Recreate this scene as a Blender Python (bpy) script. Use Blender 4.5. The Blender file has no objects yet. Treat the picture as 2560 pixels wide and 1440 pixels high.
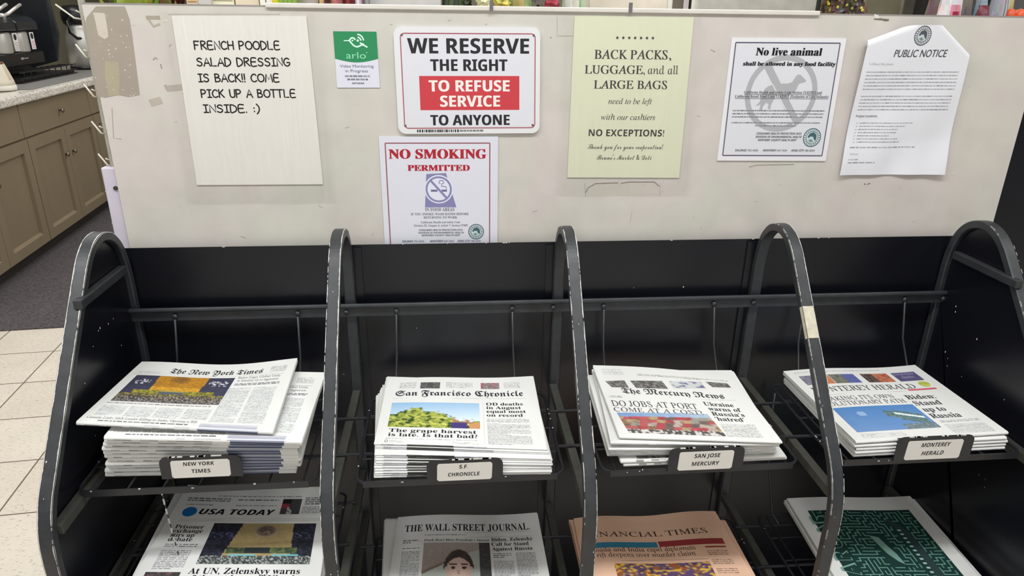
import bpy, bmesh, math, random
from mathutils import Vector, Matrix, noise as mnoise

random.seed(7)
S = bpy.context.scene
COL = S.collection
PI = math.pi
R = math.radians

# ------------------------------------------------------------------ camera, world, light, exposure
F_PX, PITCH, ROLL, YAW, EYE = 1735.0, R(21.5), R(0.8), R(-5.4), 1.48
FYAW = R(5.25)                        # the floor tiles and the coffee counter are turned against the rack
_cy, _sy, _cp, _sp = math.cos(YAW), math.sin(YAW), math.cos(PITCH), math.sin(PITCH)
FWD = Vector((-_sy * _cp, _cy * _cp, -_sp)); _r0 = Vector((_cy, _sy, 0)); _u0 = _r0.cross(FWD)
RGT = math.cos(ROLL) * _r0 + math.sin(ROLL) * _u0
UPV = -math.sin(ROLL) * _r0 + math.cos(ROLL) * _u0
cam = bpy.data.cameras.new('camera'); cam_o = bpy.data.objects.new('camera', cam); COL.objects.link(cam_o)
cam.sensor_width = 36; cam.lens = 36 * F_PX / 2560; cam.clip_start = 0.02; cam.clip_end = 60
m = Matrix((RGT, UPV, -FWD)).transposed().to_4x4(); m.translation = (0, 0, EYE); cam_o.matrix_world = m
S.camera = cam_o
S.view_settings.view_transform = 'Standard'; S.view_settings.look = 'None'
S.view_settings.gamma = 1; S.view_settings.use_curve_mapping = False
S.view_settings.exposure = 0.06
W = bpy.data.worlds.new('room_air'); S.world = W; W.use_nodes = True
W.node_tree.nodes['Background'].inputs[0].default_value = (0.92, 0.96, 1.0, 1)
W.node_tree.nodes['Background'].inputs[1].default_value = 0.19

def area(name, loc, sx, sy, power, col=(0.965, 0.985, 1.0), rot=(0, 0, 0)):
    l = bpy.data.lights.new(name, 'AREA'); l.shape = 'RECTANGLE'; l.size = sx; l.size_y = sy
    l.energy = power; l.color = col
    o = bpy.data.objects.new(name, l); COL.objects.link(o); o.location = loc; o.rotation_euler = rot
    return o
# fluorescent troffers under the shop ceiling: one row right above the rack, one behind the camera, two over the aisles beyond
for lx in (-2.6, -1.1, 0.4, 1.9, 3.4):
    for ly, pw in ((0.45, 24), (-2.3, 13), (3.0, 16), (5.6, 17)):
        area('ceiling_lamp', (lx, ly, 2.84), 1.2, 0.3, pw * (0.42 if lx > 1.5 and ly < 2 else 1))

area('front_fill_light', (0.1, -4.2, 1.25), 2.6, 1.3, 16, (0.93, 0.97, 1.0), (R(90), 0, 0))  # added unseen light behind the camera: frontal fill and glints on the sleeves

def ray(px, py): return (px - 1280) / F_PX * RGT - (py - 720) / F_PX * UPV + FWD
def on_y(px, py, Y): d = ray(px, py); t = Y / d.y; return Vector((d.x * t, Y, EYE + d.z * t))
def on_z(px, py, Z): d = ray(px, py); t = (Z - EYE) / d.z; return Vector((d.x * t, d.y * t, Z))
def WF(x, y, z=0):                    # floor frame -> world
    c, s = math.cos(FYAW), math.sin(FYAW); return Vector((x * c - y * s, x * s + y * c, z))

# ------------------------------------------------------------------ materials
def lin(c):
    return tuple(((v / 255) / 12.92 if v <= 10.31 else (((v / 255) + 0.055) / 1.055) ** 2.4) for v in c[:3]) + (1.0,)
def mat(name, col=(200, 200, 200), rough=0.6, metal=0.0, noise=None, bump=None, spec=0.5, ink=False, coat=0, emit=None):
    """noise=(scale, amount, stretch xyz)   bump=(scale, strength)"""
    M = bpy.data.materials.new(name); M.use_nodes = True; nt = M.node_tree; b = nt.nodes['Principled BSDF']
    b.inputs['Roughness'].default_value = rough; b.inputs['Metallic'].default_value = metal
    b.inputs['Specular IOR Level'].default_value = spec; b.inputs['Coat Weight'].default_value = coat
    c = lin(col); src = None
    if ink:
        a = nt.nodes.new('ShaderNodeAttribute'); a.attribute_name = 'ink'; src = a.outputs['Color']
    if noise or bump:
        tc = nt.nodes.new('ShaderNodeTexCoord')
    if noise:
        mp = nt.nodes.new('ShaderNodeMapping'); mp.inputs['Scale'].default_value = noise[2] if len(noise) > 2 else (1, 1, 1)
        nt.links.new(tc.outputs['Object'], mp.inputs[0])
        n = nt.nodes.new('ShaderNodeTexNoise'); n.inputs['Scale'].default_value = noise[0]; n.inputs['Detail'].default_value = 6
        nt.links.new(mp.outputs[0], n.inputs['Vector'])
        rmp = nt.nodes.new('ShaderNodeMapRange'); rmp.inputs[1].default_value = 0.3; rmp.inputs[2].default_value = 0.7
        rmp.inputs[3].default_value = 1 - noise[1]; rmp.inputs[4].default_value = 1 + noise[1] * 0.6
        nt.links.new(n.outputs[0], rmp.inputs[0])
        mx = nt.nodes.new('ShaderNodeMix'); mx.data_type = 'RGBA'; mx.blend_type = 'MULTIPLY'; mx.inputs[0].default_value = 1
        if src: nt.links.new(src, mx.inputs[6])
        else: mx.inputs[6].default_value = c
        nt.links.new(rmp.outputs[0], mx.inputs[7]); src = mx.outputs[2]
    if src: nt.links.new(src, b.inputs['Base Color'])
    else: b.inputs['Base Color'].default_value = c
    if bump:
        n2 = nt.nodes.new('ShaderNodeTexNoise'); n2.inputs['Scale'].default_value = bump[0]; n2.inputs['Detail'].default_value = 4
        nt.links.new(tc.outputs['Object'], n2.inputs['Vector'])
        bp = nt.nodes.new('ShaderNodeBump'); bp.inputs['Strength'].default_value = bump[1]; bp.inputs['Distance'].default_value = 0.01
        nt.links.new(n2.outputs[0], bp.inputs['Height']); nt.links.new(bp.outputs[0], b.inputs['Normal'])
    if emit:
        b.inputs['Emission Color'].default_value = c; b.inputs['Emission Strength'].default_value = emit
    return M

M_INK = mat('printed_paper', ink=True, rough=0.75, spec=0.25)
M_GLOSSY = mat('printed_plastic', ink=True, rough=0.35, spec=0.4)
M_BOARD = mat('board_laminate', ink=True, rough=0.5, noise=(16, 0.06), spec=0.35)
def hue_clouds(M):                   # the laminate is printed with faint pink and green clouds and flecks
    nt = M.node_tree; b = nt.nodes['Principled BSDF']; src = b.inputs['Base Color'].links[0].from_socket
    tc = nt.nodes.new('ShaderNodeTexCoord'); n = nt.nodes.new('ShaderNodeTexNoise'); n.inputs['Scale'].default_value = 3.2; n.inputs['Detail'].default_value = 5; n.inputs['Distortion'].default_value = 1.2
    nt.links.new(tc.outputs['Object'], n.inputs['Vector']); cr = nt.nodes.new('ShaderNodeValToRGB'); e = cr.color_ramp.elements
    e[0].position = .36; e[0].color = (1.0, .955, .955, 1); e[1].position = .64; e[1].color = (.94, .97, .91, 1)
    nt.links.new(n.outputs[0], cr.inputs[0]); mx = nt.nodes.new('ShaderNodeMix'); mx.data_type = 'RGBA'; mx.blend_type = 'MULTIPLY'; mx.inputs[0].default_value = 1
    nt.links.new(src, mx.inputs[6]); nt.links.new(cr.outputs[0], mx.inputs[7]); nt.links.new(mx.outputs[2], b.inputs['Base Color'])
hue_clouds(M_BOARD)
M_BLACK = mat('black_enamel', (36, 37, 42), rough=0.33, noise=(30, 0.25), spec=0.5)
M_SHEET = mat('black_sheet_steel', (15, 16, 24), rough=0.3, noise=(3, 0.2), bump=(4, 0.06), spec=0.5)
M_ARCH = mat('worn_black_enamel', (50, 52, 55), rough=0.42, noise=(45, 0.25), spec=0.5)
M_ARM = mat('dull_shelf_arm_steel', (66, 66, 61), rough=0.42, noise=(60, 0.2), spec=0.5)
M_CHIP = mat('bare_metal_chip', (205, 203, 198), rough=0.5)
M_TAPE = mat('masking_tape', (205, 198, 178), rough=0.7, noise=(120, 0.15))
M_CARD = mat('name_card', ink=True, rough=0.6)
M_WHITEM = mat('white_shelf_metal', (222, 216, 208), rough=0.45, noise=(25, 0.08))
M_LAV = mat('price_strip_plastic', (205, 198, 212), rough=0.35, noise=(12, 0.06))
M_CAB = mat('taupe_cabinet_paint', (138, 122, 98), rough=0.45, noise=(9, 0.05, (1, 1, .2)))
M_TOE = mat('dark_toe_kick', (60, 54, 48), rough=0.6, noise=(8, 0.1))
M_KNOB = mat('pewter_knob', (150, 140, 122), rough=0.3, metal=0.9, noise=(40, .1))
M_STEEL = mat('brushed_steel', (206, 202, 196), rough=0.42, metal=0.55, noise=(60, 0.12, (1, 1, .1)))
M_BLKPL = mat('black_plastic', (26, 26, 28), rough=0.35, noise=(30, .15))
M_GLASSY = mat('dark_hood_plastic', (40, 42, 46), rough=0.15, noise=(6, .2))
M_IVORY = mat('ivory_plastic', (225, 216, 196), rough=0.35, noise=(14, .05))
M_MAT = mat('charcoal_floor_mat', (98, 92, 93), rough=0.95, noise=(90, 0.45), bump=(220, 0.6), spec=0.1)
M_WALL = mat('olive_wall_paint', (112, 108, 88), rough=0.7, noise=(3, .06))
M_CEIL = mat('white_ceiling_tile', (225, 222, 215), rough=0.9, noise=(60, .06))
M_FAR = mat('pale_far_wall_paint', (196, 190, 176), rough=0.8, noise=(2, .06))
M_GREYSHEET = mat('grey_worktop_sheet', (128, 126, 122), rough=0.6, noise=(40, .08, (1, 6, 1)))
M_PROD = mat('packaging', ink=True, rough=0.4, noise=(20, .12), spec=.4)
M_LEAF = mat('leaf_and_petal', ink=True, rough=0.55, noise=(60, .25))

def clear_film(name, tint=(1, 1, 1, 1), gl=0.10, scale=(70, 8), strength=0.16):
    M = bpy.data.materials.new(name); M.use_nodes = True; nt = M.node_tree
    out = nt.nodes['Material Output']; nt.nodes.remove(nt.nodes['Principled BSDF'])
    tr = nt.nodes.new('ShaderNodeBsdfTransparent'); tr.inputs[0].default_value = tint
    g = nt.nodes.new('ShaderNodeBsdfGlossy'); g.inputs['Roughness'].default_value = 0.12
    lw = nt.nodes.new('ShaderNodeLayerWeight'); lw.inputs[0].default_value = gl
    mx = nt.nodes.new('ShaderNodeMixShader')
    tc = nt.nodes.new('ShaderNodeTexCoord'); mp = nt.nodes.new('ShaderNodeMapping'); mp.inputs['Scale'].default_value = (scale[0], scale[0], scale[1])
    n = nt.nodes.new('ShaderNodeTexNoise'); n.inputs['Scale'].default_value = 1; n.inputs['Detail'].default_value = 3
    bp = nt.nodes.new('ShaderNodeBump'); bp.inputs['Strength'].default_value = strength; bp.inputs['Distance'].default_value = 0.02
    nt.links.new(tc.outputs['Object'], mp.inputs[0]); nt.links.new(mp.outputs[0], n.inputs['Vector'])
    nt.links.new(n.outputs[0], bp.inputs['Height'])
    nt.links.new(bp.outputs[0], g.inputs['Normal']); nt.links.new(bp.outputs[0], lw.inputs['Normal'])
    ml = nt.nodes.new('ShaderNodeMath'); ml.operation = 'MULTIPLY'; ml.inputs[1].default_value = 0.3; nt.links.new(lw.outputs['Fresnel'], ml.inputs[0]); nt.links.new(ml.outputs[0], mx.inputs[0]); nt.links.new(tr.outputs[0], mx.inputs[1]); nt.links.new(g.outputs[0], mx.inputs[2])
    nt.links.new(mx.outputs[0], out.inputs[0]); return M
M_SLEEVE = clear_film('clear_sheet_protector')

def tile_material():
    M = bpy.data.materials.new('travertine_tile'); M.use_nodes = True; nt = M.node_tree; b = nt.nodes['Principled BSDF']
    b.inputs['Roughness'].default_value = 0.4
    tc = nt.nodes.new('ShaderNodeTexCoord')
    br = nt.nodes.new('ShaderNodeTexBrick'); br.offset = 0; br.squash = 1
    br.inputs['Scale'].default_value = 1; br.inputs['Brick Width'].default_value = 0.301; br.inputs['Row Height'].default_value = 0.301
    br.inputs['Mortar Size'].default_value = 0.003; br.inputs['Mortar Smooth'].default_value = 0.2
    br.inputs['Color1'].default_value = lin((230, 221, 206)); br.inputs['Color2'].default_value = lin((222, 211, 195)); br.inputs['Mortar'].default_value = lin((112, 98, 84))
    nt.links.new(tc.outputs['Object'], br.inputs['Vector'])
    mp = nt.nodes.new('ShaderNodeMapping'); mp.inputs['Scale'].default_value = (45, 110, 1); nt.links.new(tc.outputs['Object'], mp.inputs[0])
    n = nt.nodes.new('ShaderNodeTexNoise'); n.inputs['Scale'].default_value = 1.6; n.inputs['Detail'].default_value = 4; nt.links.new(mp.outputs[0], n.inputs['Vector'])
    mr = nt.nodes.new('ShaderNodeMapRange'); mr.inputs[1].default_value = 0.30; mr.inputs[2].default_value = 0.43; mr.inputs[3].default_value = 0.55; mr.inputs[4].default_value = 1
    nt.links.new(n.outputs[0], mr.inputs[0])
    n2 = nt.nodes.new('ShaderNodeTexNoise'); n2.inputs['Scale'].default_value = 7; nt.links.new(tc.outputs['Object'], n2.inputs['Vector'])
    mr2 = nt.nodes.new('ShaderNodeMapRange'); mr2.inputs[3].default_value = .9; mr2.inputs[4].default_value = 1.08; nt.links.new(n2.outputs[0], mr2.inputs[0])
    mm = nt.nodes.new('ShaderNodeMath'); mm.operation = 'MULTIPLY'; nt.links.new(mr.outputs[0], mm.inputs[0]); nt.links.new(mr2.outputs[0], mm.inputs[1])
    mx = nt.nodes.new('ShaderNodeMix'); mx.data_type = 'RGBA'; mx.blend_type = 'MULTIPLY'; mx.inputs[0].default_value = 1
    nt.links.new(br.outputs[0], mx.inputs[6]); nt.links.new(mm.outputs[0], mx.inputs[7]); nt.links.new(mx.outputs[2], b.inputs['Base Color'])
    return M
def granite_material():
    M = bpy.data.materials.new('speckled_granite'); M.use_nodes = True; nt = M.node_tree; b = nt.nodes['Principled BSDF']
    b.inputs['Roughness'].default_value = 0.25
    tc = nt.nodes.new('ShaderNodeTexCoord'); v = nt.nodes.new('ShaderNodeTexVoronoi'); v.inputs['Scale'].default_value = 130
    nt.links.new(tc.outputs['Object'], v.inputs['Vector'])
    cr = nt.nodes.new('ShaderNodeValToRGB'); e = cr.color_ramp.elements
    e[0].position = 0.12; e[0].color = lin((182, 172, 158)); e[1].position = 0.36; e[1].color = lin((236, 231, 221))
    x = e.new(0.24); x.color = lin((204, 196, 182))
    s = nt.nodes.new('ShaderNodeSeparateColor'); nt.links.new(v.outputs['Color'], s.inputs[0])
    nt.links.new(s.outputs[0], cr.inputs[0]); nt.links.new(cr.outputs[0], b.inputs['Base Color']); return M
M_TILE = tile_material(); M_GRANITE = granite_material()

# ------------------------------------------------------------------ mesh builder
class MB:
    def __init__(s): s.v = []; s.f = []; s.c = []; s.m = []
    def face(s, idx, col=(255, 255, 255), mi=0): s.f.append(tuple(idx)); s.c.append(col); s.m.append(mi)
    def poly(s, pts, col=(255, 255, 255), mi=0):
        n = len(s.v); s.v += [tuple(p) for p in pts]; s.face(range(n, n + len(pts)), col, mi)
    def box(s, a, b, col=(255, 255, 255), mi=0, M=None):
        (x0, y0, z0), (x1, y1, z1) = a, b; n = len(s.v)
        P = [(x0, y0, z0), (x1, y0, z0), (x1, y1, z0), (x0, y1, z0), (x0, y0, z1), (x1, y0, z1), (x1, y1, z1), (x0, y1, z1)]
        if M: P = [tuple(M @ Vector(p)) for p in P]
        s.v += P
        for q in ((0, 3, 2, 1), (4, 5, 6, 7), (0, 1, 5, 4), (1, 2, 6, 5), (2, 3, 7, 6), (3, 0, 4, 7)): s.face([n + i for i in q], col, mi)
    def sweep(s, path, sec, closed=False, col=(255, 255, 255), mi=0, up=Vector((0, 0, 1)), caps=True):
        """sec: list of (side, up) offsets"""
        path = [Vector(p) for p in path]; n = len(path); k = len(sec); base = len(s.v)
        for i, p in enumerate(path):
            a = path[(i - 1) % n] if (closed or i > 0) else p
            b = path[(i + 1) % n] if (closed or i < n - 1) else p
            t = (b - a).normalized(); sd = t.cross(up)
            if sd.length < 1e-5: sd = t.cross(Vector((1, 0, 0)))
            sd.normalize(); u = sd.cross(t).normalized()
            d0 = (p - a).normalized() if (p - a).length > 1e-9 else t
            kf = 1 / max(0.5, abs(t.dot(d0)))
            s.v += [tuple(p + sd * x * kf + u * y * (kf if abs(t.dot(up)) > .02 else 1)) for x, y in sec]
        for i in range(n if closed else n - 1):
            for j in range(k):
                a = base + i * k + j; b = base + i * k + (j + 1) % k; c = base + ((i + 1) % n) * k + (j + 1) % k; d = base + ((i + 1) % n) * k + j
                s.face((a, b, c, d), col, mi)
        if not closed and caps:
            s.face([base + j for j in range(k)][::-1], col, mi); s.face([base + (n - 1) * k + j for j in range(k)], col, mi)
    def tube(s, path, r, n=8, **kw):
        s.sweep(path, [(r * math.cos(2 * PI * i / n), r * math.sin(2 * PI * i / n)) for i in range(n)], **kw)
    def lathe(s, prof, cen=(0, 0, 0), n=24, col=(255, 255, 255), mi=0, ax='z', sx=1, sy=1):
        base = len(s.v); k = len(prof); cx, cy, cz = cen
        for i in range(n):
            a = 2 * PI * i / n; c, q = math.cos(a), math.sin(a)
            for r, h in prof:
                if ax == 'z': s.v.append((cx + r * c * sx, cy + r * q * sy, cz + h))
                elif ax == 'x': s.v.append((cx + h, cy + r * c * sx, cz + r * q * sy))
                else: s.v.append((cx + r * c * sx, cy + h, cz + r * q * sy))
        for i in range(n):
            for j in range(k - 1):
                s.face((base + i * k + j, base + ((i + 1) % n) * k + j, base + ((i + 1) % n) * k + j + 1, base + i * k + j + 1), col, mi)
        for e in (0, k - 1):
            if prof[e][0] > 1e-6: s.face([base + i * k + e for i in range(n)], col, mi)
    def prism(s, poly, off, col=(255, 255, 255), mi=0):
        n = len(s.v); k = len(poly); o = Vector(off)
        s.v += [tuple(p) for p in poly] + [tuple(Vector(p) + o) for p in poly]
        s.face(range(n, n + k), col, mi); s.face(range(n + 2 * k - 1, n + k - 1, -1), col, mi)
        for i in range(k): s.face((n + i, n + k + i, n + k + (i + 1) % k, n + (i + 1) % k), col, mi)
    def blob(s, cen, rad, seed=0, amp=0.15, nu=12, nv=8, col=(255, 255, 255), jit=0):
        base = len(s.v); rnd = random.Random(seed)
        for j in range(nv + 1):
            th = PI * j / nv
            for i in range(nu):
                ph = 2 * PI * i / nu; d = Vector((math.sin(th) * math.cos(ph), math.sin(th) * math.sin(ph), math.cos(th)))
                k = 1 + amp * mnoise.noise(d * 2 + Vector((seed * 3.7, 0, 0)))
                s.v.append((cen[0] + rad[0] * d.x * k, cen[1] + rad[1] * d.y * k, cen[2] + rad[2] * d.z * k))
        for j in range(nv):
            for i in range(nu):
                cc = tuple(max(0, min(255, q + rnd.uniform(-jit, jit))) for q in col)
                s.face((base + j * nu + i, base + j * nu + (i + 1) % nu, base + (j + 1) * nu + (i + 1) % nu, base + (j + 1) * nu + i), cc)

def obj(name, mb, mats, parent=None, org=(0, 0, 0), rotz=0, smooth=False, bevel=0, recalc=True):
    o3 = Vector(org); me = bpy.data.meshes.new(name)
    me.from_pydata([tuple(Vector(v) - o3) for v in mb.v], [], mb.f)
    if recalc:
        bm = bmesh.new(); bm.from_mesh(me); bmesh.ops.recalc_face_normals(bm, faces=bm.faces); bm.to_mesh(me); bm.free()
    if not isinstance(mats, (list, tuple)): mats = [mats]
    for q in mats: me.materials.append(q)
    me.polygons.foreach_set('material_index', mb.m)
    ca = me.color_attributes.new('ink', 'FLOAT_COLOR', 'CORNER'); buf = []
    cache = {}
    for f, c in zip(mb.f, mb.c):
        if isinstance(c, list):
            for q in c: buf += lin(q)
        else:
            if c not in cache: cache[c] = lin(c)
            buf += cache[c] * len(f)
    if recalc and any(isinstance(c, list) for c in mb.c): raise ValueError('per-corner colours need recalc=False')
    ca.data.foreach_set('color', buf)
    if smooth: me.polygons.foreach_set('use_smooth', [True] * len(me.polygons))
    me.update(); o = bpy.data.objects.new(name, me); COL.objects.link(o)
    if parent: o.parent = parent
    else: o.location = org; o.rotation_euler = (0, 0, rotz)
    if bevel:
        bv = o.modifiers.new('edge', 'BEVEL'); bv.width = bevel; bv.segments = 2; bv.limit_method = 'ANGLE'; bv.angle_limit = R(50)
    if smooth == 'angle':
        pass
    return o
def tag(o, label, cat, group=None, kind=None):
    if label: o['label'] = label
    if cat: o['category'] = cat
    if group: o['group'] = group
    if kind: o['kind'] = kind
    return o
def thing(name, label, cat, loc, rotz=0, group=None):
    o = bpy.data.objects.new(name, None); COL.objects.link(o); o.location = loc; o.rotation_euler = (0, 0, rotz)
    o.empty_display_size = .05
    return tag(o, label, cat, group)
def struct(o): o['kind'] = 'structure'; return o

# ------------------------------------------------------------------ lettering
def mp(s, U, L, D=None):
    o = ''
    for c in s:
        if 'A' <= c <= 'Z': o += chr(U + ord(c) - 65)
        elif 'a' <= c <= 'z': o += chr(L + ord(c) - 97)
        elif D and '0' <= c <= '9': o += chr(D + ord(c) - 48)
        else: o += c
    return o
STYLE = dict(sans=lambda s: s, serif=lambda s: mp(s, 0x1D400, 0x1D41A, 0x1D7CE),
             italic=lambda s: mp(s, 0x1D434, 0x1D44E).replace(chr(0x1D455), '\u210e'),
             bitalic=lambda s: mp(s, 0x1D468, 0x1D482), black=lambda s: mp(s, 0x1D56C, 0x1D586),
             script=lambda s: mp(s, 0x1D4D0, 0x1D4EA), bold=lambda s: mp(s, 0x1D5D4, 0x1D5EE, 0x1D7EC), boldit=lambda s: mp(s, 0x1D63C, 0x1D656))
_fc = bpy.data.curves.new('lettering', 'FONT'); _fo = bpy.data.objects.new('lettering', _fc); COL.objects.link(_fo)
_gcache, _cap = {}, {}
def glyphs(s, style, off=0.0):
    key = (s, style, off)
    if key not in _gcache:
        _fc.body = STYLE[style](s); _fc.offset = off; _fc.resolution_u = 3
        dg = bpy.context.evaluated_depsgraph_get(); dg.update()
        me = _fo.evaluated_get(dg).to_mesh()
        V = [(v.co.x, v.co.y) for v in me.vertices]; Fs = [tuple(p.vertices) for p in me.polygons]
        _fo.evaluated_get(dg).to_mesh_clear(); _gcache[key] = (V, Fs)
    return _gcache[key]
def cap(style):
    if style not in _cap:
        V, _ = glyphs('H' if style != 'black' else 'B', style); _cap[style] = max(v[1] for v in V)
    return _cap[style]

COMIC = {'F': [[(.1, 1), (.1, 0)], [(.1, 1), (.62, .98)], [(.1, .55), (.5, .53)]], 'R': [[(.1, 1), (.1, 0)], [(.1, 1), (.4, 1), (.58, .86), (.5, .66), (.1, .48)], [(.25, .5), (.68, .02)]],
 'E': [[(.62, .99), (.12, .97), (.1, .02), (.64, .02)], [(.12, .53), (.56, .53)]], 'N': [[(.1, 0), (.1, .98), (.68, .02), (.68, 1)]],
 'C': [[(.66, .82), (.5, .97), (.28, .9), (.1, .62), (.1, .33), (.25, .06), (.48, .03), (.68, .15)]], 'H': [[(.1, 1), (.1, 0)], [(.68, 1), (.68, 0)], [(.1, .52), (.68, .52)]],
 'P': [[(.1, 1), (.1, 0)], [(.1, .98), (.42, .98), (.6, .82), (.55, .6), (.38, .48), (.1, .45)]], 'O': [[(.42, .98), (.18, .85), (.07, .5), (.18, .15), (.42, .02), (.68, .15), (.78, .5), (.68, .85), (.42, .98)]],
 'D': [[(.1, 1), (.1, .02), (.36, .03), (.6, .2), (.7, .48), (.6, .78), (.36, .96), (.1, 1)]], 'L': [[(.1, 1), (.1, .02), (.6, .02)]],
 'S': [[(.6, .85), (.45, .97), (.22, .93), (.12, .76), (.22, .6), (.48, .48), (.6, .28), (.5, .08), (.28, .02), (.08, .14)]], 'A': [[(.04, 0), (.38, 1), (.72, 0)], [(.17, .36), (.6, .36)]],
 'I': [[(.06, .98), (.5, .98)], [(.28, .98), (.28, .02)], [(.06, .02), (.5, .02)]], 'G': [[(.66, .85), (.48, .97), (.26, .9), (.1, .62), (.1, .33), (.26, .06), (.5, .02), (.7, .2), (.7, .44), (.42, .44)]],
 'B': [[(.1, 1), (.1, 0)], [(.1, .98), (.4, .97), (.54, .8), (.44, .6), (.1, .54)], [(.1, .54), (.48, .5), (.64, .28), (.5, .06), (.1, .02)]], 'K': [[(.1, 1), (.1, 0)], [(.6, 1), (.1, .48)], [(.22, .58), (.66, .02)]],
 'M': [[(.06, 0), (.2, .98), (.46, .3), (.72, .98), (.86, 0)]], 'U': [[(.1, 1), (.12, .3), (.24, .06), (.4, .02), (.56, .06), (.66, .3), (.68, 1)]], 'T': [[(.02, .98), (.66, .98)], [(.34, .98), (.34, 0)]],
 '!': [[(.1, 1), (.1, .3)], [(.1, .06), (.1, .0)]], '.': [[(.1, .05), (.1, .0)]], ':': [[(.1, .6), (.1, .54)], [(.1, .16), (.1, .1)]], ')': [[(.08, 1.08), (.28, .75), (.32, .4), (.22, .05), (.06, -.18)]], '-': [[(.05, .45), (.35, .45)]]}
ADV = {'I': .56, '!': .26, '.': .3, ':': .3, ')': .4, ' ': .5, 'M': .95, 'O': .86, 'D': .8}

class Page:
    """prints on a sheet: P(a, b, h) maps sheet metres (a right, b down) and height h to space"""
    def __init__(s, mb, P, w, d, mi=0, lh=.00009): s.mb, s.P, s.w, s.d, s.mi, s.k, s.lh = mb, P, w, d, mi, 1, lh
    def h(s, layer): s.k = (s.k + 1) % 37; return s.lh * (layer + s.k * .018)
    def poly(s, pts, col, layer=1): h = s.h(layer); s.mb.poly([s.P(a, b, h) for a, b in pts], col, s.mi)
    def rect(s, a0, b0, a1, b1, col, layer=1, step=0.02):
        nx = max(1, int(abs(a1 - a0) / step)); ny = max(1, int(abs(b1 - b0) / step)); base = len(s.mb.v); h = s.h(layer)
        for j in range(ny + 1):
            for i in range(nx + 1): s.mb.v.append(tuple(s.P(a0 + (a1 - a0) * i / nx, b0 + (b1 - b0) * j / ny, h)))
        for j in range(ny):
            for i in range(nx):
                q = base + j * (nx + 1) + i; s.mb.face((q, q + nx + 1, q + nx + 2, q + 1), col, s.mi)
    def R(s, a0, b0, a1, b1, col, layer=1): s.rect(a0 * s.w, b0 * s.d, a1 * s.w, b1 * s.d, col, layer)     # in fractions
    def grid(s, a0, b0, a1, b1, nx, ny, fn, layer=1, quad=None):
        base = len(s.mb.v); w, d = s.w, s.d; h = s.h(layer)
        C = quad or [(a0, b0), (a1, b0), (a1, b1), (a0, b1)]
        for j in range(ny + 1):
            for i in range(nx + 1):
                u, v = i / nx, j / ny
                a = (1 - v) * ((1 - u) * C[0][0] + u * C[1][0]) + v * ((1 - u) * C[3][0] + u * C[2][0])
                b = (1 - v) * ((1 - u) * C[0][1] + u * C[1][1]) + v * ((1 - u) * C[3][1] + u * C[2][1])
                s.mb.v.append(tuple(s.P(a * w, b * d, h)))
        cc = [tuple(max(0, min(255, int(x))) for x in fn(min(.999, i / nx), min(.999, j / ny))) for j in range(ny + 1) for i in range(nx + 1)]
        for j in range(ny):
            for i in range(nx):
                k = j * (nx + 1) + i; ids = (k, k + nx + 1, k + nx + 2, k + 1)
                s.mb.face([base + q for q in ids], [cc[q] for q in ids], s.mi)
    def line(s, pts, w, col, layer=2, closed=False):
        n = len(pts); L = []
        for i in range(n):
            a = Vector(pts[(i - 1) % n] if closed or i else pts[i]); b = Vector(pts[(i + 1) % n] if closed or i < n - 1 else pts[i])
            t = b - a; t = t.normalized() if t.length > 1e-9 else Vector((1, 0)); nn = Vector((-t.y, t.x)) * w / 2; p = Vector(pts[i]); L.append((p + nn, p - nn))
        for i in range(n if closed else n - 1):
            j = (i + 1) % n; s.poly([L[i][0], L[i][1], L[j][1], L[j][0]], col, layer)
    def disc(s, a, b, r, col, layer=2, n=32, ry=None): s.poly([(a + r * math.cos(2 * PI * i / n), b + (ry or r) * math.sin(2 * PI * i / n)) for i in range(n)], col, layer)
    def ring(s, a, b, r, w, col, layer=2, n=40, ry=None):
        s.line([(a + r * math.cos(2 * PI * i / n), b + (ry or r) * math.sin(2 * PI * i / n)) for i in range(n)], w, col, layer, True)
    def text(s, t, style, a0, a1, b, hgt, col=(25, 25, 28), off=0.0, layer=2, lean=0, frac=True, rot=0, fat=0):
        """fit text between a0 and a1 on baseline b, capital height hgt (fractions of width / depth unless frac=False)"""
        if frac: a0, a1, b, hgt = a0 * s.w, a1 * s.w, b * s.d, hgt * s.d
        if style == 'roman': style, lean = 'italic', lean - .275
        if fat:                                   # heavier strokes: the same word printed again, shifted
            for q in (-1, -.5, .5, 1): s.text(t, style, a0 + q * fat, a1 + q * fat, b, hgt, col, off, layer, lean, False)
        V, Fs = glyphs(t, style, off)
        if not V: return
        ky = hgt / cap(style); x0 = min(v[0] for v in V)
        V = [(v[0] + lean * v[1], v[1]) for v in V]; lean = 0
        x0 = min(v[0] for v in V); x1 = max(v[0] for v in V); k = (a1 - a0) / (x1 - x0); ky = hgt / cap(style); base = len(s.mb.v); h = s.h(layer)
        for x, y in V: s.mb.v.append(tuple(s.P(a0 + (x - x0) * k, b - y * ky, h)))
        for f in Fs: s.mb.face([base + i for i in f], col, s.mi)
    def text_rot(s, t, style, a, b, hgt, ang, col, off=0.0, layer=3, stretch=1):
        V, Fs = glyphs(t, style, off); k = hgt / cap(style); base = len(s.mb.v); c, q = math.cos(ang), math.sin(ang); h = s.h(layer)
        for x, y in V: s.mb.v.append(tuple(s.P(a + (x * c * stretch + y * q) * k, b + (x * q * stretch - y * c) * k, h)))
        for f in Fs: s.mb.face([base + i for i in f], col, s.mi)
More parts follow.
